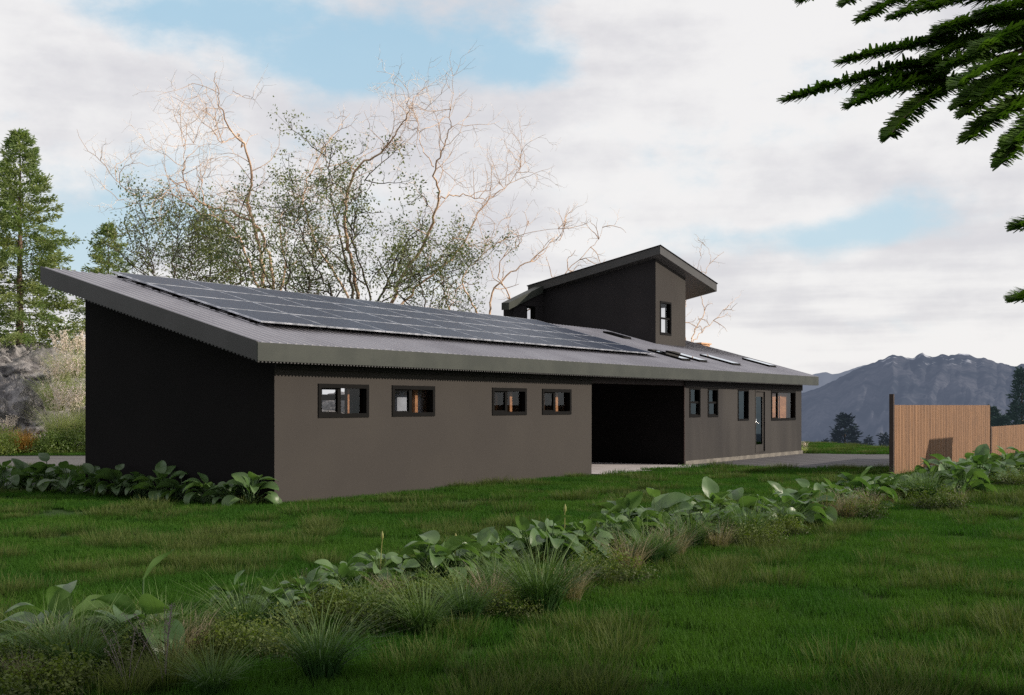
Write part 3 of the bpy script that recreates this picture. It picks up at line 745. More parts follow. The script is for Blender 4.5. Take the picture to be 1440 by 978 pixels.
HG = 'hostas planted in a diagonal border across the lawn'
H1 = [ # px, py of the foot, scale, bud?, label
 (88, 918, 1.05, 0, 'large pale hosta at the far left end of the border, one round leaf standing upright'),
 (196, 925, 1.15, 0, "large pale hosta with long leaves sweeping right, second from the border's left end"),
 (388, 884, 1.0, 0, 'hosta with drooping pale leaves behind the big blue-green sedge clump'),
 (330, 862, 0.7, 0, 'small dark hosta just left of the drooping one behind the big sedge'),
 (478, 842, 0.9, 0, 'dim spreading hosta in the border above the dark low shrub'),
 (534, 826, 0.9, 1, 'spreading hosta with a pale bud, left of the one with two bright upright leaves'),
 (592, 822, 0.95, 0, 'hosta with two bright upright leaves, mid border'),
 (640, 812, 0.75, 1, 'low flat hosta carrying a yellowish bud on a stalk'),
 (690, 800, 1.0, 0, 'hosta with one bright leaf leaning left, behind the small sedge clump'),
 (740, 786, 1.0, 0, 'hosta with cupped green leaves directly behind the tallest sedge clump'),
 (792, 788, 1.05, 1, 'hosta with slanting bright leaf and bud, behind the tallest sedge'),
 (848, 772, 0.85, 0, 'hosta half covered by the yellow-green shrub at mid border'),
 (880, 766, 1.3, 0, 'tall hosta with broad leaf raised to the right, at mid border'),
 (925, 762, 1.3, 0, 'big grey-green hosta first in the dense clump below the lookout tower'),
 (962, 758, 1.15, 0, 'hosta in the dense clump with long leaves hanging over the dry grass'),
 (1000, 752, 1.35, 0, 'tallest hosta of the dense clump below the tower, leaves pointing up'),
 (1040, 750, 1.2, 0, 'full hosta in the middle of the dense clump'),
 (1072, 748, 1.15, 0, 'hosta with folded upright leaf on the right side of the dense clump'),
 (1104, 742, 1.25, 0, 'hosta with rounded pale leaves below the front door'),
 (1136, 738, 1.2, 0, 'last hosta at the right of the dense clump, leaves hanging to the lawn'),
 (1172, 716, 1.1, 0, 'bright green hosta behind the dry tan grass'),
 (1204, 710, 1.25, 0, 'broad silvery hosta between the dry tan grass and the fence post'),
 (1236, 704, 1.0, 0, 'silvery hosta just left of the tall fence post'),
 (1262, 692, 0.8, 0, 'small shaded hosta at the foot of the tall fence post'),
]
k = 0
for (x, y, s, bud, lb) in H1:
    p = ground(x, y); k += 1
    me = big_var[k % 2] if k < 3 else hosta_var[k % 6]
    o = mesh_thing('hosta', me, p, 0.9 + k*1.7, s*(0.95 if k < 3 or k > 12 else 0.82), lb, 'hosta', HG, 0.08)
    if bud:
        q = bpy.data.objects.new('flower_bud', bud_me); COL.objects.link(q); q.parent = o
H2 = [(1292, 694, 0.85, 'small dark hosta in front of the left part of the tall fence'),
 (1312, 692, 1.25, 'tall hosta whose single leaf stands against the bare boards'),
 (1336, 692, 1.5, 'big hosta in front of the box-shaped shadow on the tall fence'),
 (1352, 698, 1.35, 'big low hosta nearest the lawn in front of the tall fence'),
 (1376, 684, 1.5, 'large hosta with arching pale leaves in front of the right half of the tall fence'),
 (1398, 676, 1.45, 'large hosta covering the dark post where the two fences meet'),
 (1356, 680, 1.2, 'hosta close against the tall fence boards, behind the big low one'),
 (1418, 672, 1.4, 'hosta in front of the first boards of the low fence'),
 (1386, 668, 1.2, 'hosta close behind the large arching one near the end of the tall fence'),
 (1438, 666, 1.3, 'hosta at the right edge of the picture below the low fence')]
for i, (x, y, s, lb) in enumerate(H2):
    mesh_thing('hosta', hosta_var[(i*5+2) % 6], ground(x, y), i*2.1, s, lb, 'hosta', 'hostas massed along the timber fences', 0.08)
H3 = [(4, 694, 1.3, 'hosta at the left edge of the picture in the bed before the gravel path'),
 (34, 692, 1.2, 'leafy hosta second from the left edge in the bed before the gravel path'),
 (66, 694, 1.35, 'hosta with a broad leaf raised above the gravel path'),
 (98, 698, 1.3, 'hosta just left of the rear corner of the black end wall'),
 (134, 699, 1.2, 'dark hosta hugging the rear corner of the black end wall'),
 (166, 702, 1.15, 'dark hosta against the black end wall, second from its rear corner'),
 (198, 704, 1.05, 'hosta in the darkest part of the bed under the black end wall'),
 (226, 705, 1.3, 'hosta with one large pale leaf midway along the black end wall'),
 (256, 708, 0.95, 'low dim hosta right of the one with the large pale leaf'),
 (296, 710, 1.15, 'hosta with a bright upright leaf standing out from the black wall'),
 (322, 712, 0.9, 'small hosta between the two bright-leaved ones near the house corner'),
 (352, 713, 1.2, 'sunlit hosta nearest the front corner of the garage')]
for i, (x, y, s, lb) in enumerate(H3):
    p = ground(x, y)
    mesh_thing('hosta', (shaded_var[i % 3] if i not in (7, 9, 11) else hosta_var[i % 6]), p, i*1.9, s, lb, 'hosta', 'hostas in the bed along the black end wall', 0.08)

def clump_mesh(name, n, R0, h0, h1, w, lean, droop, mat, seeds, plume=None):
    out = []
    for sd in seeds:
        b = MB(); V, F = blades(n, R0, h0, h1, w, lean, droop, sd); b.add(V, F)
        if plume:
            g = np.random.default_rng(sd+99)
            for _ in range(plume[0]):
                a = g.uniform(0, 6.28); L = plume[1]*g.uniform(.8, 1.1); le = g.uniform(0.05, plume[2])
                P = np.array([[math.cos(a)*le*t**1.5*L, math.sin(a)*le*t**1.5*L, L*t] for t in np.linspace(0, 1, 7)])
                b.tube(P, [0.0022]*7, 3, 1)
                Cc = P[4] + (P[6]-P[4])*g.uniform(0, 1, (plume[3], 1)) + g.normal(0, plume[4], (plume[3], 3))
                V2, F2 = leaf_quads(Cc, plume[5], int(sd+_), aspect=plume[6], up=2); b.add(V2, F2, 1)
        out.append(b.build(name, [mat, plume[7] if plume else mat], link=False).data)
    return out
sedge = clump_mesh('sedge', 330, 0.09, 0.30, 0.68, 0.0095, 1.15, 0.75, M['sedge'], (1, 2, 3))
dry = clump_mesh('dry_grass', 260, 0.12, 0.18, 0.55, 0.007, 0.95, 0.45, M['dry'], (11, 12))
wild = clump_mesh('wild_grass', 320, 0.16, 0.15, 0.42, 0.006, 0.8, 0.45, M['grassB'], (14, 15), plume=(7, 0.55, 0.7, 26, 0.010, 0.016, 2.0, M['spike']))
SG = [(452, 962, 0.95, 'largest blue-green sedge clump, arching blades, at the bottom left of the lawn'),
 (108, 962, 0.85, 'sedge clump rising through the ferny shrub at the bottom left corner'),
 (300, 985, 0.6, 'low sedge tuft at the bottom edge between the purple-tipped grass and the largest sedge'),
 (345, 884, 0.45, 'small sedge tuft beside the drooping hosta'),
 (595, 900, 0.85, 'sedge clump with fine leaning blades in the middle foreground'),
 (655, 880, 0.85, 'sedge clump mixed with dry stems, left of the tallest sedge'),
 (762, 868, 1.25, 'tallest brightest sedge clump at the centre of the border'),
 (700, 838, 0.75, 'small sedge tuft left behind the tallest sedge clump'),
 (510, 868, 0.6, 'thin sedge tuft in front of the dim spreading hosta'),
 (912, 800, 0.95, 'sedge clump mixed with tan stems, right of the yellow-green shrub'),
 (972, 776, 0.95, 'blue-green sedge tuft under the dense hosta clump'),
 (1052, 764, 1.0, 'sedge clump in front of the middle of the dense hosta clump'),
 (1276, 702, 0.95, 'bright sedge tuft left of the dark one before the tall fence'),
 (1304, 706, 1.1, 'dark blue-green sedge tuft below the tall fence')]
for i, (x, y, s, lb) in enumerate(SG):
    mesh_thing('sedge_clump', sedge[i % 3], ground(x, y), i*1.3, s, lb, 'ornamental grass', 'sedge clumps along the diagonal border')
DG = [(232, 972, 0.85, 'wild', 'pale grass clump with purple-white flower spikes, bottom left'),
 (180, 985, 0.7, 'wild', 'thin flowering grass tuft at the bottom edge below the large pale hosta'),
 (690, 858, 0.8, 'dry', 'brownish dry grass clump leaning right, middle foreground'),
 (548, 850, 0.6, 'dry', 'small brown dry grass tuft among the dim hostas'),
 (430, 860, 0.6, 'wild', 'small flowering grass tuft between two hostas behind the largest sedge'),
 (800, 850, 0.8, 'dry', 'tan dry stems at the right side of the tallest sedge clump'),
 (885, 808, 0.95, 'dry', 'tan grass clump hanging to the lawn right of mid border'),
 (948, 786, 0.9, 'dry', 'tan grass tuft below the dense hosta clump'),
 (1010, 776, 0.8, 'dry', 'brown grass tuft below the tallest hosta of the dense clump'),
 (1158, 738, 1.1, 'dry', 'wide dry tan grass clump right of the dense hosta clump'),
 (1190, 732, 1.05, 'dry', 'dry tan grass clump below the silvery hostas'),
 (1222, 722, 0.9, 'dry', 'small tan grass tuft left of the yellow-green shrub by the fence'),
 (1346, 716, 0.8, 'dry', 'tan grass tuft right of the round yellow-green shrub by the fence')]
for i, (x, y, s, kd, lb) in enumerate(DG):
    mesh_thing('dry_grass_clump' if kd == 'dry' else 'flowering_grass_clump', (dry if kd == 'dry' else wild)[i % 2], ground(x, y), i*2.3, s, lb, 'ornamental grass', 'dry and flowering grass clumps along the border')

def shrub_mesh(name, n, rx, h, size, mat, seed, stems=16):
    g = np.random.default_rng(seed); b = MB()
    th = g.uniform(0, 2*math.pi, n); u = g.uniform(0, 1, n)
    ph = np.arccos(g.uniform(0, 1, n)); r = (0.55 + 0.45*u**0.5)
    r = r*(0.82 + 0.3*np.sin(th*3+seed)*np.sin(ph*4+seed) + 0.1*g.normal(size=n))
    C = np.stack([rx*r*np.sin(ph)*np.cos(th), rx*r*np.sin(ph)*np.sin(th), h*r*np.cos(ph)*0.95+0.03], -1)
    # gather leaves into sprigs
    ns = n//9; idx = g.integers(0, ns, n); C = C[:ns][idx] + g.normal(0, size*1.3, (n, 3)); C[:, 2] = np.maximum(C[:, 2], 0.01)
    V, F = leaf_quads(C, size, seed, aspect=1.5); b.add(V, F)
    for i in range(stems):
        a = g.uniform(0, 6.28); e = C[g.integers(0, n)]
        b.tube([(0.03*math.cos(a), 0.03*math.sin(a), 0), e*0.5+np.array([0, 0, 0.04]), e], [0.006, 0.004, 0.002], 4)
    return b.build(name, mat, link=False).data
fern = [shrub_mesh('shrub', 2600, 0.42, 0.40, 0.026, M['fern'], s) for s in (3, 4, 5)]
FG = [(70, 985, 0.95, 'mid-green ferny shrub filling the bottom left corner'),
 (150, 945, 0.75, 'ferny shrub below the second large pale hosta at bottom left'),
 (20, 948, 0.7, 'ferny shrub at the left edge of the picture'),
 (352, 930, 0.95, 'olive ferny shrub just left of the largest sedge clump'),
 (250, 918, 0.6, 'low ferny shrub between the large pale hosta and the olive one'),
 (538, 892, 1.1, 'dark low shrub between the largest sedge and the middle foreground'),
 (476, 868, 0.8, 'dark ferny shrub under the dim spreading hosta'),
 (610, 862, 0.9, 'olive ferny shrub below the hosta with two bright leaves'),
 (715, 872, 0.8, 'dark ferny shrub at the left foot of the tallest sedge'),
 (850, 826, 1.15, 'bright yellow-green shrub at mid border'),
 (1010, 762, 0.85, 'ferny shrub under the tallest hosta of the dense clump'),
 (1062, 772, 1.0, 'yellow-green low shrub below the dense hosta clump'),
 (1100, 756, 0.9, 'low leafy shrub between the dense hosta clump and the dry tan grass'),
 (1212, 732, 1.1, 'yellow-green shrub in front of the silvery hostas'),
 (1322, 720, 1.3, 'round yellow-green shrub on the lawn below the tall fence'),
 (1262, 706, 0.9, 'low shrub at the foot of the tall fence post'),
 (1425, 686, 1.2, 'low shrub on the lawn at the right edge of the picture')]
for i, (x, y, s, lb) in enumerate(FG):
    mesh_thing('low_shrub', fern[i % 3], ground(x, y), i*1.1, (s, s, s*0.85), lb, 'shrub', 'low ferny shrubs along the diagonal border')

# low filler plants that knit the border together
g = np.random.default_rng(12)
for i, (x, y) in enumerate([(430, 862), (560, 838), (622, 822), (664, 812), (718, 797), (762, 792), (820, 784), (860, 776), (902, 772), (944, 768), (982, 764), (1022, 758), (1056, 756), (1090, 750), (1120, 746), (1152, 730), (1190, 720), (1222, 712), (1250, 702)]):
    mesh_thing('hosta', hosta_var[(i*5+1) % 6], ground(x + g.normal(0, 5), y + g.normal(0, 2)), i*2.7, g.uniform(0.65, 1.0), 'leafy filler hosta crowded between its larger neighbours in the border', 'hosta', 'filler hostas in the diagonal border', 0.1)
g = np.random.default_rng(33)
line = [(20, 965), (110, 945), (250, 925), (390, 898), (540, 868), (700, 838), (860, 797), (1000, 770), (1120, 750), (1240, 716)]
for i in range(34):
    q = g.uniform(0, len(line)-1.01); k0 = int(q); f = q-k0
    x = line[k0][0]*(1-f)+line[k0+1][0]*f + g.normal(0, 10); y = line[k0][1]*(1-f)+line[k0+1][1]*f + g.uniform(-16, 14)
    p = ground(x, y)
    if i % 2: mesh_thing('low_shrub', fern[i % 3], p, i*1.3, (0.55, 0.55, 0.62), 'small ferny filler plant squeezed between the larger border plants', 'shrub', 'small filler shrubs in the diagonal border')
    else: mesh_thing('sedge_clump', (sedge+dry)[i % 5], p, i*1.7, g.uniform(0.5, 0.8), 'small grassy filler tuft squeezed between the larger border plants', 'ornamental grass', 'small filler tufts in the diagonal border')

# silver grass, rust shrubs by the rocks
misc = clump_mesh('silver_grass', 620, 0.34, 0.8, 1.8, 0.018, 0.95, 0.6, M['misc'], (31, 32), plume=(26, 2.05, 0.42, 34, 0.045, 0.11, 4.5, M['plume']))
MG = [(84, 625, 1.0, 43.5, 'tall silver grass with pinkish plumes, lowest of the tier beside the black wall'),
 (104, 622, 1.0, 44.0, 'tall silver grass clump half hidden by the rear corner of the house'),
 (78, 578, 0.95, 45.0, 'silver grass clump in the middle tier on the rock slope'),
 (106, 572, 0.95, 45.5, 'silver grass clump in the middle tier against the black wall'),
 (88, 536, 0.85, 46.5, 'silver grass clump with pale plumes, upper tier on the rocks'),
 (112, 532, 0.85, 47, 'uppermost silver grass beside the rear corner of the house'),
 (12, 628, 0.5, 43, 'small plumed grass at the left edge in front of the rocks')]
for i, (x, y, s, d, lb) in enumerate(MG):
    p = at(x, y, d)
    mesh_thing('silver_grass', misc[i % 2], p, i*1.7, s, lb, 'ornamental grass', 'silver grasses beside the rock outcrop')
gs = [shrub_mesh('shrub', 2400, 0.8, 0.85, 0.075, M['green2'], 8), shrub_mesh('shrub', 1800, 0.7, 0.8, 0.07, M['lime'], 9)]
rust = clump_mesh('rust_shrub', 700, 0.35, 0.5, 1.0, 0.02, 0.5, 0.5, M['orange'], (41,))
for (x, y, s, me, nm, lb, ct) in [(74, 633, 1.0, gs[0], 'green_shrub', 'rounded green shrub at the foot of the silver grass', 'shrub'),
    (98, 632, 1.1, gs[0], 'green_shrub', 'rounded green shrub against the rear corner of the house', 'shrub'),
    (54, 633, 0.75, gs[1], 'green_shrub', 'small yellow-green shrub between the rust one and the silver grass', 'shrub'),
    (4, 634, 1.1, gs[1], 'green_shrub', 'bright lime shrub at the left edge before the rocks', 'shrub'),
    (34, 633, 1.0, rust[0], 'rust_shrub', 'rust-orange tufted shrub at the foot of the rocks', 'shrub'),
    (20, 630, 1.15, rust[0], 'rust_shrub', 'smaller rust-orange tuft against the base of the rock', 'shrub')]:
    mesh_thing(nm, me, ground(x, y + 6.5), x*0.1, s, lb, ct)
mesh_thing('silver_grass', misc[0], ground(1131, 638) , 0.4, 0.2, 'pale plumed grass tuft at the far right corner of the house', 'ornamental grass')

# ------------------------------------------------------------------ rocks
def rock(name, c, r, seed, label, sub=90):
    nA, nB = sub*2, sub; V = []
    for j in range(nB+1):
        ph = math.pi*0.62*j/nB
        for i in range(nA):
            th = 2*math.pi*i/nA
            d = Vector((math.sin(ph)*math.cos(th), math.sin(ph)*math.sin(th), math.cos(ph)))
            q = Vector((d.x*1.5, d.y*1.5, d.z*3.6)) + Vector((seed, seed*2, 0))
            k = 1 + 0.30*mnoise.noise(q) + 0.16*mnoise.noise(q*2.6) - 0.16*abs(mnoise.noise(q*4.1)) - 0.08*abs(mnoise.noise(q*9)) + 0.03*mnoise.noise(q*20)
            st = 0.07*math.floor((d.z*6 + 2*mnoise.noise(q*0.7)))/6
            V.append((r[0]*d.x*k, r[1]*d.y*k, r[2]*(d.z*k+st)))
    i = np.arange(nB)[:, None]*nA; j = np.arange(nA)[None, :]; kk = (j+1) % nA
    F = np.stack([i+j, i+nA+j, i+nA+kk, i+kk], -1).reshape(-1, 4)
    o = MB().add(V, F).build(name, M['rock'], smooth=True)
    o.location = c; o.rotation_euler = (0, 0, math.atan2(FW[1], FW[0]) - math.pi/2)
    return tag(o, label, 'rock')
p = at(20, 590, 47.5); rock('boulder', (p.x, p.y, 0.2), (2.6, 2.4, 2.75), 1.0, 'big grey rock face at left behind the rust shrubs')
p = at(10, 520, 50); rock('boulder', (p.x, p.y, 2.2), (3.4, 2.6, 2.05), 4.3, 'topmost grey boulder at the left edge under the conifer')
p = at(120, 560, 51); rock('boulder', (p.x, p.y, 0.4), (3.2, 2.6, 3.6), 7.7, 'grey outcrop behind the tall silver grasses')
p = at(-110, 590, 48); rock('boulder', (p.x, p.y, 0.0), (3.4, 2.8, 3.6), 11.1, 'outcrop continuing off to the left beyond the lime shrub')
p = at(480, 600, 52); rock('boulder', (p.x, p.y, 0.0), (4.2, 2.8, 2.1), 14.0, 'rock seen through the first garage window')

# ------------------------------------------------------------------ trees
def wander(p, d, L, n, wig, g, grav=0.0):
    P = [np.array(p, float)]; d = np.array(d, float); d /= np.linalg.norm(d)
    for _ in range(n):
        d = d + g.normal(0, wig, 3) + np.array([0, 0, grav]); d /= np.linalg.norm(d)
        P.append(P[-1] + d*L/n)
    return np.array(P)

def grow(b, tips, path, r0, lvl, g, prm, mi=0):
    """side branches along a path"""
    n = len(path); L = np.linalg.norm(np.diff(path, axis=0), axis=1).sum()
    cnt, frac, wig, maxl = prm
    for _ in range(max(1, int(cnt[lvl]*L))):
        t = g.uniform(0.25 if lvl == 0 else 0.12, 1.0); k = min(n-2, int(t*(n-1)))
        d = path[k+1]-path[k]; d /= np.linalg.norm(d)+1e-9
        s = np.cross(d, g.normal(size=3)); s /= np.linalg.norm(s)+1e-9
        nd = d*g.uniform(0.3, 0.8) + s*g.uniform(0.6, 1.0) + np.array([0, 0, 0.15])
        ln = frac[lvl]*g.uniform(0.45, 1.1); r = max(0.0045, r0[lvl]*(1.15-t*0.5))
        m = 7 if lvl < 2 else 5
        Q = wander(path[k], nd, ln, m, wig, g, 0.02)
        b.tube(Q, np.linspace(r, r*0.35, len(Q)), 5 if lvl == 0 else 3, mi if lvl < 1 else mi+1)
        tips.append(Q[len(Q)//2:])
        if lvl+1 < maxl: grow(b, tips, Q, r0, lvl+1, g, prm, mi)

def smooth_path(P, n, g, wob):
    P = np.array(P, float); t = np.linspace(0, len(P)-1, n); out = []
    for x in t:
        i = min(len(P)-2, int(x)); f = x-i
        p0 = P[max(0, i-1)]; p1 = P[i]; p2 = P[i+1]; p3 = P[min(len(P)-1, i+2)]
        out.append(0.5*((2*p1)+(-p0+p2)*f+(2*p0-5*p1+4*p2-p3)*f*f+(-p0+3*p1-3*p2+p3)*f**3))
    out = np.array(out); out[1:] += g.normal(0, wob, (n-1, 3)); return out

def px_tree(name, label, d, base, limbs, r0, prm, mats, leaves=None, seed=1, cat='tree', spread=1.2, foot=0.0):
    """tree whose main limbs follow surveyed positions; base = photo x of foot"""
    g = np.random.default_rng(seed)
    bp = at(base[0], base[1], d); root = empty(name, (bp.x, bp.y, foot)); tag(root, label, cat)
    O = np.array([bp.x, bp.y, foot])
    tb_, cb, tips = MB(), MB(), []
    for li in limbs:
        P = []
        dd = 0.0; step = g.normal(0, spread)
        for q in li['p']:
            w = at(q[0], q[1], d + dd); P.append(np.array(w) - O); dd += step*0.5
        if li.get('root', True): P = [np.array([g.normal(0, .1), g.normal(0, .1), -0.1])] + P
        n = 6*len(P); Q = smooth_path(P, n, g, 0.035)
        r = li['r']*0.50; tb_.tube(Q, r*np.linspace(1, 0.10, n)**1.1, 7)
        tips.append(Q[2*len(Q)//3:])
        grow(cb, tips, Q[n//5:], r0, 0, g, prm)
    tb_.build('trunk', mats[0], root, True)
    if leaves:
        cnt, size, sp, lm = leaves
        A = np.concatenate(tips); 
        if 'reach' in li: pass
        sel = A[g.integers(0, len(A), cnt)] + g.normal(0, sp, (cnt, 3))
        V, F = leaf_quads(sel, size, seed, aspect=1.9); cb.add(V, F, 2)
        cb.build('crown', [mats[0], mats[1], lm], root)
    else: cb.build('crown', [mats[0], mats[1]], root)
    return root

bark_o = (M['bark_or'], M['bark_pale'])
curl = ((1.8, 2.9, 3.2), (2.0, 1.15, 0.6), 0.31, 3)
px_tree('bare_tree', 'bare curly-branched tree with orange bark, tallest and leftmost above the roof', 40, (378, 560), [
    {'p': [(376, 470), (372, 400), (365, 345), (350, 290), (354, 250), (342, 205), (318, 175), (308, 140), (304, 100)], 'r': 0.17},
    {'p': [(378, 470), (384, 400), (368, 330), (330, 300), (290, 290), (262, 262), (258, 230), (262, 200)], 'r': 0.13},
    {'p': [(372, 470), (360, 400), (330, 325), (280, 298), (235, 272), (205, 288), (160, 282)], 'r': 0.12},
    {'p': [(330, 320), (290, 290), (285, 250), (292, 220), (270, 200)], 'r': 0.05, 'root': False},
    {'p': [(220, 280), (185, 272), (160, 250), (152, 228)], 'r': 0.045, 'root': False},
    {'p': [(342, 205), (335, 190), (312, 200), (300, 170), (330, 120)], 'r': 0.05, 'root': False},
    {'p': [(385, 470), (400, 380), (395, 310), (430, 270), (460, 250)], 'r': 0.10},
    ], (0.015, 0.008, 0.005), curl, bark_o, seed=5)
px_tree('bare_tree', 'broad bare tree with pale orange limbs rising behind the middle of the solar panels', 43, (530, 560), [
    {'p': [(520, 480), (505, 420), (492, 360), (486, 290), (500, 240), (545, 205), (570, 165), (578, 150)], 'r': 0.18},
    {'p': [(540, 480), (560, 400), (600, 335), (616, 285), (612, 235), (630, 190), (632, 150)], 'r': 0.17},
    {'p': [(545, 480), (580, 410), (640, 360), (680, 290), (715, 260), (738, 226)], 'r': 0.13},
    {'p': [(515, 480), (480, 400), (440, 330), (430, 260), (470, 190), (492, 160)], 'r': 0.13},
    {'p': [(615, 280), (650, 275), (690, 280), (720, 250)], 'r': 0.06, 'root': False},
    {'p': [(560, 400), (610, 370), (650, 350), (690, 345), (700, 310)], 'r': 0.06, 'root': False},
    {'p': [(500, 240), (480, 230), (420, 250), (400, 290)], 'r': 0.05, 'root': False},
    {'p': [(610, 235), (590, 200), (585, 160), (560, 140)], 'r': 0.04, 'root': False},
    ], (0.015, 0.008, 0.005), curl, bark_o, seed=8)
px_tree('bare_tree', 'low bare tree with tangled orange limbs just left of the lookout tower', 44, (690, 560), [
    {'p': [(690, 480), (688, 440), (700, 400), (740, 370), (770, 345), (790, 335)], 'r': 0.12},
    {'p': [(680, 480), (665, 430), (650, 390), (690, 350), (730, 330), (800, 320)], 'r': 0.10},
    {'p': [(700, 480), (720, 430), (700, 380), (730, 340), (745, 310)], 'r': 0.09},
    {'p': [(670, 480), (630, 430), (620, 370), (640, 330)], 'r': 0.08},
    {'p': [(695, 480), (750, 430), (800, 380), (840, 340), (850, 310)], 'r': 0.07},
    ], (0.022, 0.010, 0.006), ((1.6, 2.9, 3.2), (1.35, 0.8, 0.45), 0.31, 3), bark_o, seed=12)
px_tree('bare_tree', 'thin bare tree right behind the overhang of the lookout tower', 50, (975, 560), [
    {'p': [(972, 500), (975, 470), (990, 440), (985, 400), (1000, 360), (975, 335)], 'r': 0.07},
    {'p': [(970, 500), (985, 470), (1015, 440), (1030, 425), (1045, 410)], 'r': 0.05},
    {'p': [(968, 500), (960, 450), (980, 380), (990, 350)], 'r': 0.05},
    ], (0.018, 0.009, 0.006), ((1.3, 2.2, 2.5), (1.1, 0.6, 0.4), 0.34, 3), bark_o, seed=14)
bark_d = (M['bark_dk'], M['bark_dk'])
lf = ((1.8, 2.8, 3.2), (2.0, 0.95, 0.5), 0.28, 3)
px_tree('leafy_tree', 'large airy tree with small grey-green leaves and dark forking limbs, centre of the group', 41, (505, 560), [
    {'p': [(500, 480), (497, 420), (485, 360), (470, 300), (465, 250), (455, 215)], 'r': 0.15},
    {'p': [(505, 480), (520, 420), (500, 350), (500, 290), (515, 250)], 'r': 0.12},
    {'p': [(508, 480), (540, 410), (560, 360), (590, 320), (600, 285)], 'r': 0.12},
    {'p': [(500, 480), (470, 420), (440, 370), (420, 310), (415, 270)], 'r': 0.12},
    {'p': [(506, 480), (530, 430), (580, 400), (610, 370), (625, 350)], 'r': 0.09},
    {'p': [(498, 480), (460, 430), (420, 400), (395, 350)], 'r': 0.09},
    ], (0.03, 0.014, 0.008), lf, bark_d, leaves=(8500, 0.095, 0.15, M['smallleaf']), seed=21)
px_tree('leafy_tree', 'airy small-leaved tree left of the largest, behind the first solar panels', 39, (392, 560), [
    {'p': [(390, 480), (385, 420), (370, 380), (345, 340), (335, 310)], 'r': 0.11},
    {'p': [(394, 480), (400, 420), (410, 370), (415, 320), (400, 285)], 'r': 0.10},
    {'p': [(388, 480), (365, 430), (345, 400), (325, 370)], 'r': 0.08},
    {'p': [(396, 480), (425, 430), (440, 390), (445, 350)], 'r': 0.08},
    ], (0.026, 0.012, 0.007), lf, bark_d, leaves=(6500, 0.09, 0.15, M['smallleaf']), seed=22)
px_tree('leafy_tree', 'slender open tree with dark trunk above the left end of the solar panels', 38, (240, 560), [
    {'p': [(240, 480), (242, 400), (245, 350), (250, 310), (240, 270)], 'r': 0.09},
    {'p': [(238, 480), (225, 400), (205, 370), (190, 345), (175, 325)], 'r': 0.07},
    {'p': [(242, 480), (262, 400), (275, 350), (285, 300)], 'r': 0.06},
    {'p': [(238, 480), (212, 405), (195, 360), (205, 310)], 'r': 0.05},
    ], (0.022, 0.011, 0.007), lf, bark_d, leaves=(4600, 0.085, 0.14, M['smallleaf']), seed=23)
px_tree('leafy_tree', 'denser olive-green tree between the slender one and the curly bare one', 42, (300, 560), [
    {'p': [(300, 480), (300, 420), (296, 370), (292, 320), (285, 300)], 'r': 0.10},
    {'p': [(300, 480), (280, 410), (268, 370), (262, 345)], 'r': 0.07},
    {'p': [(302, 480), (320, 420), (330, 380), (328, 340)], 'r': 0.07},
    ], (0.026, 0.012, 0.007), lf, bark_d, leaves=(7500, 0.095, 0.17, M['olive']), seed=24)
px_tree('leafy_tree', 'small thinly leaved tree right of the largest, near the lookout tower', 40, (600, 560), [
    {'p': [(600, 480), (598, 430), (590, 390), (575, 360), (580, 335)], 'r': 0.08},
    {'p': [(602, 480), (615, 430), (640, 395), (665, 365)], 'r': 0.06},
    {'p': [(600, 480), (605, 420), (625, 380), (630, 350)], 'r': 0.06},
    ], (0.02, 0.010, 0.006), lf, bark_d, leaves=(4600, 0.085, 0.14, M['smallleaf']), seed=25)

def conifer(name, label, foot, h, rad, mat, seed, nb=150, leaf=0.10, dens=60, trunk_r=0.18, bare=0.06, droop=0.15, group=None, shape=0.85, link=True):
    g = np.random.default_rng(seed)
    root = empty(name, foot); tag(root, label, 'conifer', group)
    tbm, cb = MB(), MB()
    n = 14; P = np.array([[g.normal(0, .02)*h*0.05, g.normal(0, .02)*h*0.05, h*t] for t in np.linspace(0, 1, n)])
    tbm.tube(P, trunk_r*np.linspace(1, 0.06, n), 8)
    Cs, Ds = [], []
    for i in range(nb):
        t = bare + (1-bare)*((i+g.uniform(0, 1))/nb)
        a = i*2.399 + g.normal(0, .3)
        L = rad*((1-t)**shape)*g.uniform(0.65, 1.12) + 0.04*rad
        up = 0.35*t + 0.05 + g.normal(0, .06)
        d = np.array([math.cos(a), math.sin(a), up]); d /= np.linalg.norm(d)
        m = 8; Q = [np.array([0, 0, h*t])]
        for k in range(m):
            d2 = d + np.array([0, 0, -droop*math.sin(k/m*3.0)]); Q.append(Q[-1] + d2*L/m)
        Q = np.array(Q); tbm.tube(Q, np.linspace(max(.008, trunk_r*0.16*(1-t)), 0.004, m+1), 4)
        cnt = int(dens*max(0.25, L/rad)*1.6)
        s = g.uniform(0.18, 1.0, cnt)**0.8; k = np.minimum((s*m).astype(int), m-1); f = s*m-k
        base = Q[k]*(1-f[:, None]) + Q[k+1]*f[:, None]
        side = np.array([-math.sin(a), math.cos(a), 0])
        w = (1.05-s)*L*0.34 + 0.05
        off = g.uniform(-1, 1, cnt)
        c = base + side*(off*w)[:, None] + np.array([0, 0, 1])*(g.normal(0, .05, cnt)*L*0.5 - abs(off)*0.08*L)[:, None]
        dd = d[None, :]*0.7 + side[None, :]*(np.sign(off)*0.6)[:, None] + np.array([0, 0, -0.1])
        Cs.append(c); Ds.append(dd)
    C_, D_ = np.concatenate(Cs), np.concatenate(Ds)
    # each spray is a little fan of narrow leaflets
    for r_ in range(3):
        V, F = leaf_quads(C_ + g.normal(0, leaf*0.5, C_.shape), leaf*1.4, seed+r_, aspect=3.4, D=D_*1.2); cb.add(V, F)
    tbm.build('trunk', M['bark'], root, True); cb.build('crown', mat, root)
    return root
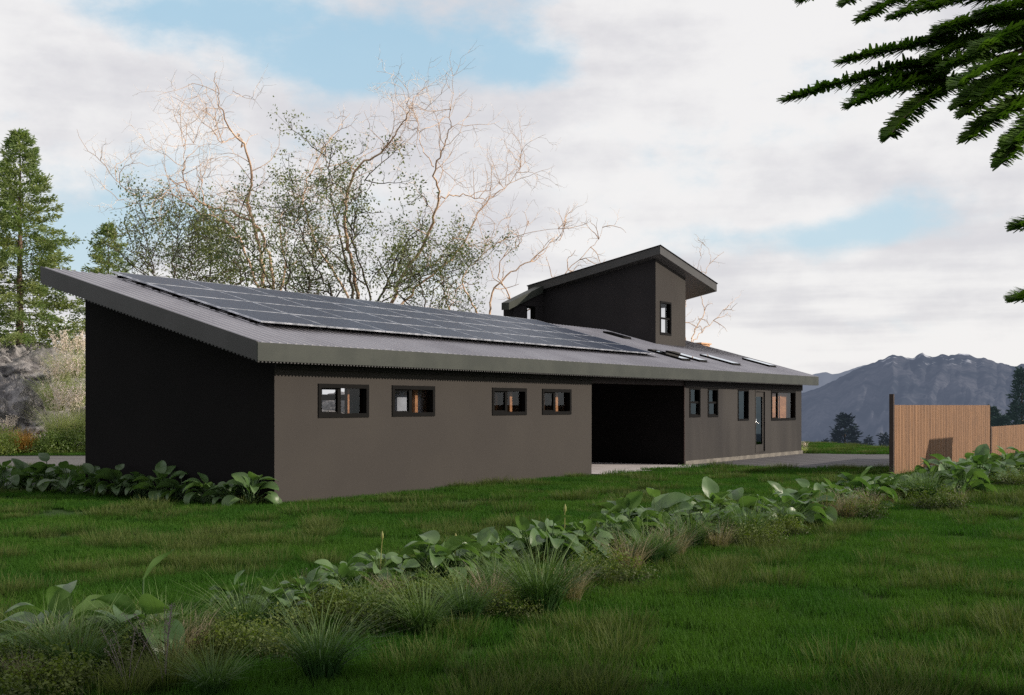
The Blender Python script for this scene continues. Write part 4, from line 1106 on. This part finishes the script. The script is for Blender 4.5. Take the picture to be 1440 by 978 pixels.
p = at(28, 470, 50); conifer('conifer', 'tall green conifer on top of the rocks at the left edge', (p.x, p.y, 4.0), 9.0, 3.0, M['conif'], 61, nb=150, leaf=0.12, dens=100, trunk_r=0.16, bare=0.02, shape=0.62)
p = at(152, 500, 55); conifer('conifer', 'smaller conifer peeping over the upper corner of the roof', (p.x, p.y, 3.0), 6.9, 2.4, M['conif'], 62, nb=100, leaf=0.12, dens=70, trunk_r=0.10, bare=0.02, shape=0.7)
p = at(1188, 640, 95); conifer('conifer', 'dark hazy spruce beyond the driveway, between house and fence', (p.x, p.y, -5.5), 6.4, 2.2, M['conif_far'], 63, nb=60, leaf=0.26, dens=36, shape=0.6)
for i, (x, yt, d, r, hh, lb) in enumerate([(1220, 617, 150, 1.5, 8, 'small dark conifer tip right of the hazy spruce'), (1243, 612, 140, 1.8, 9, 'hazy conifer close to the tall fence post'), (1251, 618, 120, 1.4, 7, 'low conifer half hidden by the tall fence post'),
        (1160, 620, 160, 1.5, 7, 'faint conifer tip beside the far house corner'), (1208, 626, 130, 1.2, 6, 'tiny conifer tip at the right foot of the hazy spruce'), (1149, 624, 170, 1.3, 7, 'faintest conifer tip nearest the house wall')]):
    p = at(x, yt, d); conifer('conifer', lb, (p.x, p.y, p.z - hh), hh, r, M['conif_far'], 70+i, nb=50, leaf=0.3, dens=26, shape=0.75, group='far conifers beyond the driveway')
for i, (x, yt, d, r, hh, lb) in enumerate([(1437, 522, 75, 2.0, 9, 'tall blue-green conifer behind the low fence at the right edge'), (1408, 588, 70, 1.6, 5, 'rounded blue-green conifer showing above the low fence'), (1397, 576, 80, 1.4, 6, 'slim conifer right of the end of the tall fence'), (1500, 500, 80, 2.6, 10, 'conifer beyond the low fence, off to the right')]):
    p = at(x, yt, d); conifer('conifer', lb, (p.x, p.y, p.z - hh), hh, r, M['conif_mid'], 80+i, nb=70, leaf=0.22, dens=50, shape=0.8, group='conifers behind the low fence')

# near conifer at the right of the viewer: its boughs hang into the top right of the view
def near_conifer():
    g = np.random.default_rng(5)
    foot = at(720 + 1700*4.6/3.6, 571, 3.6); foot.z = 0
    root = empty('conifer', foot); tag(root, 'near conifer whose flat-needled boughs hang in at the top right', 'conifer')
    O = np.array(foot)
    h = 11.0; n = 12; tr = MB(); tr.tube([(0, 0, h*t) for t in np.linspace(-.01, 1, n)], 0.2*np.linspace(1, .08, n), 10)
    cb = MB()
    def needles(path, nl, dens, w):
        path = np.array(path); L = np.linalg.norm(path[-1]-path[0]); cnt = int(dens*L)
        tt = np.linspace(0.02, 1.0, cnt); m = len(path)-1
        k = np.minimum((tt*m).astype(int), m-1); f = tt*m-k
        B = path[k]*(1-f[:, None])+path[k+1]*f[:, None]; d = path[-1]-path[0]; d = d/np.linalg.norm(d)
        sd = np.cross(d, [0, 0, 1.0]); sd /= np.linalg.norm(sd)+1e-9; up = np.cross(sd, d)
        for sg in (-1, 1):
            for lay in range(3):
                a = g.normal(0, 0.2, cnt) + (lay-1)*0.30
                ln = nl*g.uniform(.75, 1.15, cnt)*(0.35+0.65*np.sin(np.pi*np.clip(tt*0.80+0.18, 0, 1))**0.6)
                dr = d*0.75 + sg*sd*np.cos(a)[:, None] + up*np.sin(a)[:, None]; dr /= np.linalg.norm(dr, axis=1, keepdims=True)
                wv = np.cross(dr, up); wv /= np.linalg.norm(wv, axis=1, keepdims=True)+1e-9
                wv = wv*np.cos(g.normal(0, .5, cnt))[:, None] + up*0.3
                e = B + dr*ln[:, None]
                V = np.stack([B - wv*w*.3, B + wv*w*.3, (B+e)/2 + wv*w*.55, e + wv*w*.22, e - wv*w*.22, (B+e)/2 - wv*w*.55], 1)
                nn = cnt; base = (np.arange(nn)*6)[:, None]
                cb.add(V.reshape(-1, 3), np.concatenate([base+np.array([[0, 1, 2, 5]]), base+np.array([[5, 2, 3, 4]])], 0))
    # boughs measured from the view: (start, tip, needle length)
    d0 = 3.3
    S = [((1440, 55), (1185, 84), 3.3), ((1400, 80), (1108, 139), 3.25), ((1345, 112), (1195, 146), 3.2), ((1345, 115), (1248, 192), 3.2), ((1330, 105), (1210, 130), 3.3),
         ((1440, 100), (1350, 148), 3.1), ((1450, 140), (1362, 194), 3.1), ((1475, 175), (1408, 226), 3.0), ((1440, 30), (1320, 40), 3.3), ((1460, 60), (1330, 95), 3.25),
         ((1395, -15), (1258, 22), 3.4), ((1350, -25), (1212, 26), 3.4), ((1300, -40), (1190, 2), 3.4), ((1480, 10), (1380, 20), 3.3), ((1470, 80), (1345, 120), 3.0), ((1465, 110), (1355, 160), 3.05),
         ((1440, -5), (1300, 12), 3.35), ((1480, 40), (1372, 70), 3.15), ((1460, 95), (1380, 135), 3.0), ((1475, 130), (1395, 170), 3.1), ((1480, 20), (1310, 55), 3.4), ((1500, 150), (1420, 205), 3.0), ((1400, 60), (1312, 80), 3.3),
         ((1490, 425), (1428, 421), 3.2), ((1500, 325), (1428, 318), 3.2), ((1260, -45), (1128, 0), 3.5)]
    for (s_, e_, d_) in S:
        a = np.array(at(s_[0], s_[1], d_+0.25))-O; e = np.array(at(e_[0], e_[1], d_-0.1))-O
        mid = (a+e)/2 + np.array([0, 0, 0.02]); P = smooth_path([a, mid, e], 10, g, 0.003)
        tr.tube(P, np.linspace(0.006, 0.0015, 10), 4)
        needles(P, 0.054, 210, 0.0095)
    # carrying branches back to the trunk
    for (x, y, d_, z) in [(1400, 75, 3.45, 3.1), (1440, 110, 3.3, 2.7), (1440, 40, 3.5, 3.4), (1395, -15, 3.6, 3.6), (1300, -40, 3.65, 4.0), (1490, 425, 3.4, 2.0), (1500, 325, 3.4, 2.3)]:
        e = np.array(at(x, y, d_))-O
        P = smooth_path([np.array([0, 0, z+0.1]), e*0.5+np.array([0, 0, z*0.5+0.15]), e], 12, g, 0.01); tr.tube(P, np.linspace(0.03, 0.006, 12), 5)
    # rest of the crown, above and behind the view
    aF = math.atan2(FW[1], FW[0])
    for i in range(330):
        z = 1.2 + (h-1.4)*g.uniform(0, 1)**0.9; a = g.uniform(0, 6.283)
        L = 2.9*(1-z/h)**0.8*g.uniform(.6, 1.1)+0.2
        dx = math.cos(a)*L; dy = math.sin(a)*L
        # keep the opening towards the viewer's left clear
        dep, lat = depth_lat(O[0]+dx, O[1]+dy); zz = z+0.1*L
        if dep > 0.2 and lat/dep < 0.55 and abs((zz-EYE)/dep) < 0.62: continue
        if math.hypot(dep, lat) < 1.3 and zz < 3: continue
        P = smooth_path([np.array([0, 0, z]), np.array([dx*.5, dy*.5, z+.12*L]), np.array([dx, dy, z+0.05*L])], 8, g, 0.01)
        tr.tube(P, np.linspace(0.02, 0.004, 8), 4)
        for _ in range(7):
            t = g.uniform(.25, 1); q = P[int(t*7)]; dd = np.array([dx, dy, 0])/L + g.normal(0, .6, 3)*np.array([1, 1, .3]); dd /= np.linalg.norm(dd)
            e = q + dd*g.uniform(.25, .5)
            dep, lat = depth_lat(O[0]+e[0], O[1]+e[1])
            if dep > 0.2 and lat/dep < 0.55 and abs((e[2]-EYE)/dep) < 0.62: continue
            needles([q, (q+e)/2, e], 0.07, 60, 0.02)
    tr.build('trunk', M['bark'], root, True); cb.build('crown', M['conif_near'], root)
near_conifer()
u = CAM[0]+4.6*FW[0]+9.6*RT[0]; v = CAM[1]+4.6*FW[1]+9.6*RT[1]
conifer('conifer', 'conifer outside the view on the right, shading the very foreground', (u, v, 0), 9.5, 2.3, M['conif'], 90, nb=120, leaf=0.2, dens=34, shape=0.7)

# ------------------------------------------------------------------ lawn
def scatter(name, pts, rots, scl, proto_obj, label):
    me = bpy.data.meshes.new(name); me.vertices.add(len(pts)); me.vertices.foreach_set('co', np.asarray(pts, np.float32).ravel())
    a = me.attributes.new('rot', 'FLOAT', 'POINT'); a.data.foreach_set('value', np.asarray(rots, np.float32))
    a = me.attributes.new('scl', 'FLOAT', 'POINT'); a.data.foreach_set('value', np.asarray(scl, np.float32))
    o = bpy.data.objects.new(name, me); COL.objects.link(o)
    ng = bpy.data.node_groups.new(name + '_nodes', 'GeometryNodeTree')
    ng.interface.new_socket('Geometry', in_out='INPUT', socket_type='NodeSocketGeometry'); ng.interface.new_socket('Geometry', in_out='OUTPUT', socket_type='NodeSocketGeometry')
    N, Lk = ng.nodes, ng.links
    gi, go = N.new('NodeGroupInput'), N.new('NodeGroupOutput')
    ip = N.new('GeometryNodeInstanceOnPoints'); oi = N.new('GeometryNodeObjectInfo'); oi.inputs['Object'].default_value = proto_obj; oi.inputs['As Instance'].default_value = True
    ar = N.new('GeometryNodeInputNamedAttribute'); ar.data_type = 'FLOAT'; ar.inputs[0].default_value = 'rot'
    asx = N.new('GeometryNodeInputNamedAttribute'); asx.data_type = 'FLOAT'; asx.inputs[0].default_value = 'scl'
    cx_ = N.new('ShaderNodeCombineXYZ'); Lk.new(ar.outputs['Attribute'], cx_.inputs[2])
    Lk.new(gi.outputs[0], ip.inputs['Points']); Lk.new(oi.outputs['Geometry'], ip.inputs['Instance'])
    Lk.new(cx_.outputs[0], ip.inputs['Rotation']); Lk.new(asx.outputs['Attribute'], ip.inputs['Scale'])
    Lk.new(ip.outputs[0], go.inputs[0])
    md = o.modifiers.new('scatter', 'NODES'); md.node_group = ng
    me.materials.append(proto_obj.data.materials[0])
    return tag(o, label, 'grass', kind='stuff')

def proto(name, n, sq, h0, h1, w, mat, seed, lean=0.5, droop=0.3, R0=None):
    V, F = blades(n, R0 or 0, h0, h1, w, lean, droop, seed, square=None if R0 else sq)
    return MB().add(V, F).build(name, mat, link=False)

def in_poly(u, v, poly):
    c = False; n = len(poly)
    for i in range(n):
        x0, y0 = poly[i]; x1, y1 = poly[(i+1) % n]
        if (y0 > v) != (y1 > v) and u < (x1-x0)*(v-y0)/(y1-y0)+x0: c = not c
    return c
DRIVE = [(16.3, 0.3), (16.2, -2.1), (17.2, -5.4), (17.7, -6.5), (28.3, -6.5), (27.5, -2.9), (26.7, 0.3)]
PATH = [(7.6, 11.0), (5.6, 14.6), (3.4, 18.0), (1.0, 24), (6.5, 30.0), (9.9, 22.2), (11.6, 19.6), (13.6, 15.5), (13.8, 11.0)]
def blocked(u, v):
    if -0.02 < u < 26.6 and -0.04 < v < 8.5: return True
    if 11.1 < u < 16.6 and v > -0.75 and v < 9: return True
    if 19.3 < u < 23.7 and 0 < v < 10.1: return True
    return in_poly(u, v, DRIVE) or in_poly(u, v, PATH)
def lawn_pts(d0, d1, dens, seed, margin=1.25, test=None):
    g = np.random.default_rng(seed); out = []
    area = 0.424*margin*(d1*d1-d0*d0); n = int(area*dens)
    dd = np.sqrt(g.uniform(d0*d0, d1*d1, n)); ll = g.uniform(-1, 1, n)*0.424*margin*dd
    for d, l in zip(dd, ll):
        u = CAM[0]+d*FW[0]+l*RT[0]; v = CAM[1]+d*FW[1]+l*RT[1]
        if blocked(u, v): continue
        if test and not test(u, v, g): continue
        out.append((u, v, T(u, v)))
    return out
def wildness(u, v):
    q = Vector((u*0.55+0.2*v, v*0.9, 0.0))
    return mnoise.noise(q) + 0.5*mnoise.noise(q*2.1+Vector((7, 3, 0)))
lawn_lab = 'short bright green lawn grass'
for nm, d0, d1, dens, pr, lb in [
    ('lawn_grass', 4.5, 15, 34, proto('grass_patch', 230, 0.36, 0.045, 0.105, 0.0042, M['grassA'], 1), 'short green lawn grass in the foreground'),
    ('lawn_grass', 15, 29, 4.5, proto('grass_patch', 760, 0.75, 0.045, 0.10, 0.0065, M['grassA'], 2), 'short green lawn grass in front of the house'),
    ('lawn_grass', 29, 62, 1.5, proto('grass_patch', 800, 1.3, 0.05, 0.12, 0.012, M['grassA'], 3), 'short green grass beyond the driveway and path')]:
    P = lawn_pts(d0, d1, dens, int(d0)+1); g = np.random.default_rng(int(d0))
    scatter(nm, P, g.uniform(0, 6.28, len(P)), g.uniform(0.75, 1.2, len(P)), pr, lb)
wp = proto('wild_patch', 200, 0.5, 0.09, 0.23, 0.0040, M['grassB'], 5, lean=0.6, droop=0.35, R0=0.22)
wp2 = proto('wild_patch', 220, 0.5, 0.09, 0.23, 0.0075, M['grassB'], 6, lean=0.6, droop=0.35, R0=0.32)
tst = lambda u, v, g: wildness(u, v) > 0.02 + g.uniform(-0.22, 0.22)
P = lawn_pts(5, 17, 9, 77, test=tst); g = np.random.default_rng(4)
scatter('wild_grass', P, g.uniform(0, 6.28, len(P)), g.uniform(0.55, 1.15, len(P)), wp, 'longer olive wild grass patches in the foreground lawn')
P = lawn_pts(17, 60, 2.6, 78, test=tst); g = np.random.default_rng(6)
scatter('wild_grass', P, g.uniform(0, 6.28, len(P)), g.uniform(0.55, 1.2, len(P)), wp2, 'longer olive wild grass patches before the house and beyond')

# soil bed of the border (dark earth under the plants)
def bed(name, line, w, z=0.006):
    pts = [ground(*q) for q in line]; L, Rr = [], []
    for i, q in enumerate(pts):
        a = pts[max(0, i-1)]; c = pts[min(len(pts)-1, i+1)]; t = Vector((c.x-a.x, c.y-a.y, 0)).normalized(); nrm = Vector((-t.y, t.x, 0))
        L.append(q+nrm*w); Rr.append(q-nrm*w)
    V = [(p_.x, p_.y, z) for p_ in L+Rr]; n = len(pts)
    tag(MB().add(V, [(i, i+1, n+i+1, n+i) for i in range(n-1)]).build(name, M['soil']), kind='structure')
bed('soil_bed', [(-20, 975), (100, 945), (250, 925), (390, 900), (540, 870), (700, 835), (860, 795), (1000, 768), (1120, 748), (1220, 718), (1290, 702), (1360, 690), (1450, 672)], 0.55)

# ------------------------------------------------------------------ sky, sun, camera
SUN_DIR = Vector((0.40*math.cos(R(23)), -0.917*math.cos(R(23)), math.sin(R(23)))).normalized()
w = bpy.data.worlds.new('World'); sc.world = w; w.use_nodes = True; w.node_tree.nodes.clear(); t = NT(w.node_tree)
out = t.n('ShaderNodeOutputWorld')
skyn = t.n('ShaderNodeTexSky'); skyn.sky_type = 'NISHITA'; skyn.sun_disc = False
skyn.sun_elevation = R(23); skyn.sun_rotation = math.atan2(SUN_DIR.x, SUN_DIR.y); skyn.air_density = 1.0; skyn.dust_density = 1.5
bg1 = t.n('ShaderNodeBackground'); t.l(skyn.outputs[0], bg1.inputs[0]); bg1.inputs[1].default_value = 0.10
D = t.n('ShaderNodeTexCoord').outputs['Generated']
def dotc(vec):
    x = t.n('ShaderNodeVectorMath'); x.operation = 'DOT_PRODUCT'; t.l(D, x.inputs[0]); x.inputs[1].default_value = vec; return x.outputs['Value']
df, dr_, dz = dotc((FW[0], FW[1], 0)), dotc((RT[0], RT[1], 0)), dotc((0, 0, 1))
az = t.math('ARCTAN2', dr_, df)
hl = t.math('SQRT', t.math('ADD', t.math('MULTIPLY', df, df), t.math('MULTIPLY', dr_, dr_)))
el = t.math('DIVIDE', dz, t.math('MAXIMUM', hl, 0.02))
cmb = t.n('ShaderNodeCombineXYZ'); t.l(az, cmb.inputs[0]); t.l(el, cmb.inputs[1])
# clouds on a ceiling plane: far ones flatten towards the horizon
ce = t.math('DIVIDE', 1.0, t.math('ADD', t.math('MAXIMUM', dz, 0.0), 0.10))
pl = t.n('ShaderNodeCombineXYZ'); t.l(t.math('MULTIPLY', df, ce), pl.inputs[0]); t.l(t.math('MULTIPLY', dr_, ce), pl.inputs[1])
def nz(vec, sc_, det, rough=0.55, off=(0, 0, 0), stretch=(1, 1, 1)):
    mp = t.n('ShaderNodeMapping'); mp.inputs['Location'].default_value = off; mp.inputs['Scale'].default_value = stretch; t.l(vec, mp.inputs[0])
    x = t.n('ShaderNodeTexNoise'); x.inputs['Scale'].default_value = sc_; x.inputs['Detail'].default_value = det; x.inputs['Roughness'].default_value = rough
    t.l(mp.outputs[0], x.inputs['Vector']); return x.outputs['Fac']
n1 = t.math('ADD', t.math('MULTIPLY', nz(cmb.outputs[0], 4.5, 8, 0.6, (3.1, 1.7, 0), (1, 1.7, 1)), 0.55), t.math('MULTIPLY', nz(cmb.outputs[0], 12, 8, 0.6, (7.1, 2.7, 0), (1, 1.6, 1)), 0.45))
n2 = nz(pl.outputs[0], 0.9, 7, 0.5, (1.2, 4.4, 0), (1, 0.6, 1))
blobs = [(580, 60, 210, 62, 1.1), (300, 20, 200, 42, 0.95), (470, 110, 110, 40, 0.5), (735, 100, 70, 40, 0.5), (200, 300, 130, 75, 1.35), (95, 350, 90, 60, 0.9), (480, 110, 90, 40, 0.5), (1130, 335, 150, 26, 1.1), (1275, 275, 60, 50, 0.55), (1360, 310, 60, 30, 0.5), (1235, 325, 90, 30, 0.4), (900, -60, 200, 60, 0.8), (560, 400, 90, 60, 0.35), (430, 330, 80, 60, 0.3), (1190, 455, 110, 14, 0.3), (640, 390, 100, 40, 0.4)]
acc = None
for (x, y, rx, ry, s_) in blobs:
    a0 = math.atan((x-CX)/FPX); e0 = (HY-y)/math.hypot(FPX, x-CX)
    qa = t.math('DIVIDE', t.math('SUBTRACT', az, a0), rx/FPX); qe = t.math('DIVIDE', t.math('SUBTRACT', el, e0), ry/FPX)
    g_ = t.math('MULTIPLY', t.math('POWER', 2.718, t.math('MULTIPLY', t.math('ADD', t.math('MULTIPLY', qa, qa), t.math('MULTIPLY', qe, qe)), -1.0)), s_)
    acc = g_ if acc is None else t.math('ADD', acc, g_)
behind = t.ramp(t.math('ABSOLUTE', az), 0.5, 0.8)
gap = t.math('ADD', acc, t.math('MULTIPLY', t.math('SUBTRACT', n1, 0.5), 4.2))
gap = t.math('ADD', gap, t.math('MULTIPLY', behind, t.math('MULTIPLY', t.math('SUBTRACT', n2, 0.45), 3.0)))
blue = t.math('MULTIPLY', t.ramp(gap, 0.15, 1.15), 0.92)
shade = t.math('ADD', t.math('ADD', t.math('MULTIPLY', nz(cmb.outputs[0], 3.2, 7, 0.55, (9, 2, 0), (1, 1.8, 1)), 0.65), t.math('MULTIPLY', nz(cmb.outputs[0], 8.5, 8, 0.6, (4, 6, 0), (1, 1.7, 1)), 0.35)), t.math('MULTIPLY', t.math('SUBTRACT', nz(cmb.outputs[0], 7.0, 6, 0.5, (2, 5, 0), (0.35, 5.0, 1)), 0.5), t.math('SUBTRACT', 0.75, t.math('MULTIPLY', t.ramp(el, 0.06, 0.18), 0.6))))
cc = t.mix(t.ramp(shade, 0.42, 0.60), (0.94, 0.925, 0.92), (0.735, 0.725, 0.755))
vis = t.mix(blue, cc, t.mix(t.ramp(el, 0.02, 0.35), (0.62, 0.78, 0.86), (0.40, 0.63, 0.80)))
lowz = t.ramp(el, -0.08, -0.01)
vis = t.mix(lowz, (0.25, 0.27, 0.30), vis)
bg2 = t.n('ShaderNodeBackground'); t.l(vis, bg2.inputs[0]); bg2.inputs[1].default_value = 1.0
ms = t.n('ShaderNodeMixShader'); ms.inputs[0].default_value = 0.93
t.l(bg1.outputs[0], ms.inputs[1]); t.l(bg2.outputs[0], ms.inputs[2]); t.l(ms.outputs[0], out.inputs[0])

sd = bpy.data.lights.new('sun', 'SUN'); sd.energy = 5.0; sd.angle = R(0.6); sd.color = (1.0, 0.90, 0.76)
so = bpy.data.objects.new('sun', sd); COL.objects.link(so); so.rotation_euler = (-SUN_DIR).to_track_quat('-Z', 'Y').to_euler(); so.location = (20, -40, 30)

cd = bpy.data.cameras.new('camera'); cam = bpy.data.objects.new('camera', cd); COL.objects.link(cam)
cd.sensor_width = 36; cd.lens = FPX/1440*36; cd.shift_y = (HY-489)/1440; cd.clip_start = 0.05; cd.clip_end = 40000
cam.location = (CAM[0], CAM[1], EYE)
cam.rotation_euler = Vector((FW[0], FW[1], 0)).to_track_quat('-Z', 'Y').to_euler()
sc.camera = cam
sc.view_settings.view_transform = 'Standard'; sc.view_settings.look = 'None'; sc.view_settings.exposure = 0; sc.view_settings.gamma = 1
sc.render.engine = 'CYCLES'
sc.cycles.max_bounces = 6; sc.cycles.transparent_max_bounces = 12; sc.cycles.use_denoising = False
